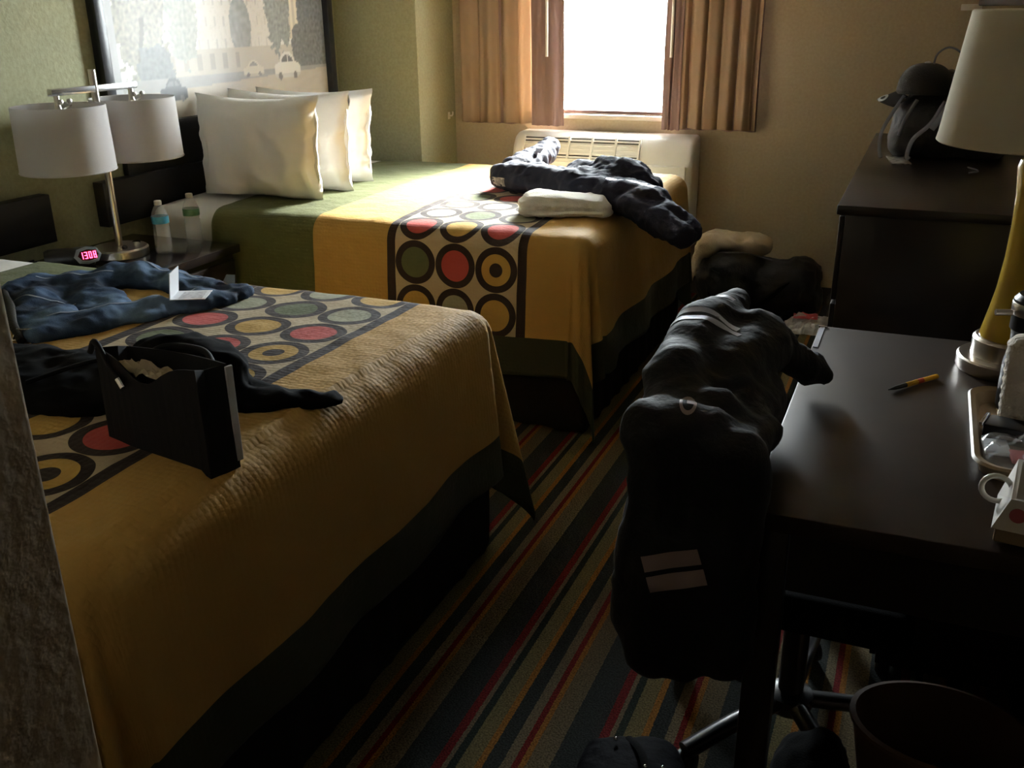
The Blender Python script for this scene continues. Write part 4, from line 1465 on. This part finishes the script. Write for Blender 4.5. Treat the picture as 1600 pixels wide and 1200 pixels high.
decal('reflective_panel', jbod, rel((-.288, 1.36, .659)), (-.1, 1, -.35), (-.32, 0, 1), rect_poly(.10, .028, 10, 3), M_pinkrefl, jk)
decal('cuff_tab', jbod, rel((-.165, 2.045, .86)), (-.1, .8, -.6), (0, 0, 1), rect_poly(.026, .012, 4, 2), M_strap, jk)

# ------------------------------------------------------------------ floor things
df = thing('duffel_bag', 'slumped black duffel bag on the floor below the window wall', 'bag', (-.74, 5.12, 0))
off = Vector((-.74, 5.12, 0))
el = [('e', rel((-.86, 5.12, .17)), (.19, .17, .175), (0, 0, 0), .8),
      ('e', rel((-.64, 5.14, .15)), (.20, .17, .15), (0, 0, 0), .8),
      ('e', rel((-.52, 5.16, .20)), (.11, .13, .12), (0, .3, 0), .85),
      ('e', rel((-.90, 5.05, .27)), (.12, .11, .07)),
      ('e', rel((-.47, 5.14, .10)), (.08, .12, .10))]
blob('bag_body', el, M_duffel, df, voxel=.014, amp=.016, freq=8, seed=51, zmin=.002)
tube('carry_strap', [rel(p) for p in ((-.98, 5.02, .22), (-.93, 4.95, .10), (-.80, 4.93, .05), (-.66, 4.95, .12), (-.56, 5.0, .22))], .014, M_black_cl, df, n=8, flat=.35)
tube('zip', [rel(p) for p in ((-.94, 5.02, .335), (-.80, 5.03, .345), (-.66, 5.06, .312))], .004, M_strap, df, n=6)
bt = thing('beige_towel', 'crumpled beige towel heaped on the black duffel bag', 'towel', (-.85, 5.13, .34))
off = Vector((-.85, 5.13, .34))
el = [('e', rel((-.90, 5.12, .385)), (.15, .10, .050), (0, .08, 0)),
      ('e', rel((-.76, 5.13, .375)), (.09, .10, .055), (0, .15, 0), .8),
      ('e', rel((-1.00, 5.08, .36)), (.07, .09, .07)),
      ('c', rel((-1.03, 5.02, .34)), rel((-1.06, 4.96, .24)), .038, .03, (1, .7, 1)),
      ('c', rel((-1.06, 4.96, .24)), rel((-1.07, 4.945, .19)), .028, .018)]
blob('towel_cloth', el, M_beige, bt, voxel=.011, amp=.012, freq=11, seed=61)

def crumple(name, label, cat, loc, w, d, hgt, m, seed, rz=0.0):
    t = thing(name, label, cat, loc, rz)
    bm = bmesh.new()
    def f(s, q):
        a, b = 2 * s - 1, 2 * q - 1
        k = (1 - a ** 4) * (1 - b ** 4)
        p = Vector((a * w / 2, b * d / 2, .003 + hgt * k * (.6 + .7 * nz((s * 5, q * 5, seed), 1) + .35 * ridge((s * 7, q * 7, seed), 1))))
        p.z = max(.003, p.z)
        p.x += .02 * nz((s * 6, q * 6, seed + 2), 1)
        p.y += .02 * nz((s * 6, q * 6, seed + 4), 1)
        return p
    grid_mesh(bm, f, 22, 22)
    obj('film', bm, m, t, smooth=False)
    return t
w1 = crumple('plastic_bag', 'white plastic bag with a red print on the floor beside the dresser', 'bag', (-.42, 4.93, 0), .27, .22, .06, mat('white_carrier_plastic', (.50, .49, .47), rough=.35), 3, .1)
bm = bmesh.new()
grid_mesh(bm, lambda s, q: Vector((-.03 + (s - .5) * .12, .02 + (q - .5) * .10, .062 + .012 * nz((s * 4, q * 4, 1), 1))), 8, 8)
obj('red_print', bm, mat('red_carrier_print', (.62, .10, .12), rough=.4), w1, smooth=False)
crumple('clear_wrapper', 'crumpled clear wrapper on the floor against the window wall', 'wrapper', (-.40, 5.24, 0), .22, .2, .09, M_clearbag, 8, .5)

wb = thing('waste_bin', 'oval brown plastic waste bin on the floor under the desk', 'bin', (.17, 1.63, 0))
lathe('bin_body', [(.10, 0), (.105, .01), (.150, .285), (.156, .290), (.156, .298), (.146, .300), (.140, .28), (.098, .015)], M_bin, wb, n=44, sx=1.05, sy=.80)
rb = thing('blue_wrapper', 'blue-green crumpled wrapper inside the brown bin', 'wrapper', (.19, 1.60, .16))
bm = bmesh.new()
res = bmesh.ops.create_icosphere(bm, subdivisions=3, radius=.06)
for v in bm.verts:
    v.co *= 1 + .35 * nz(v.co, 22, 3)
obj('crumpled_film', bm, mat('teal_wrapper', (.03, .08, .09), rough=.3), rb)
bb = blob('black_sack', [('e', (0, 0, .10), (.075, .10, .10), (0, 0, 0), .8), ('e', (.02, .02, .16), (.05, .06, .06))], M_black_cl, None, voxel=.010, amp=.008, freq=12, seed=70, zmin=.001)
bb.location = (-.05, 1.60, 0)
tag(bb, 'black cloth sack on the floor left of the brown bin', 'bag')

hb = thing('nylon_tank_bag', 'glossy black nylon bag with metal rings on the carpet near the camera', 'bag', (-.375, 1.47, 0), .25)
el = [('e', (0, 0, .075), (.115, .13, .075), (0, 0, 0), .6), ('e', (.01, -.04, .10), (.08, .08, .05), (0, 0, 0), .8)]
blob('bag_body', el, mat('black_glossy_nylon', (.008, .008, .010), rough=.7, spec=.03, bump=.2, bscale=80), hb, voxel=.010, amp=.006, freq=12, seed=81, zmin=.001)
tube('strap', [(-.01, .10, .135), (.015, .04, .158), (.03, -.02, .160)], .008, M_black_cl, hb, n=8, flat=.4)
for (x, y, z) in ((-.035, .075, .150), (.025, -.01, .163), (.06, -.0, .155)):
    bm = bmesh.new()
    res = bmesh.ops.create_icosphere(bm, subdivisions=2, radius=.005)
    for v in bm.verts:
        v.co += Vector((x, y, z))
    obj('rivet', bm, M_steel, hb, smooth=True)
tube('drawstring', [(-.10, .05, .05), (-.125, .0, .02), (-.150, -.06, .006), (-.17, -.04, .005)], .003, M_strap, hb, n=6)
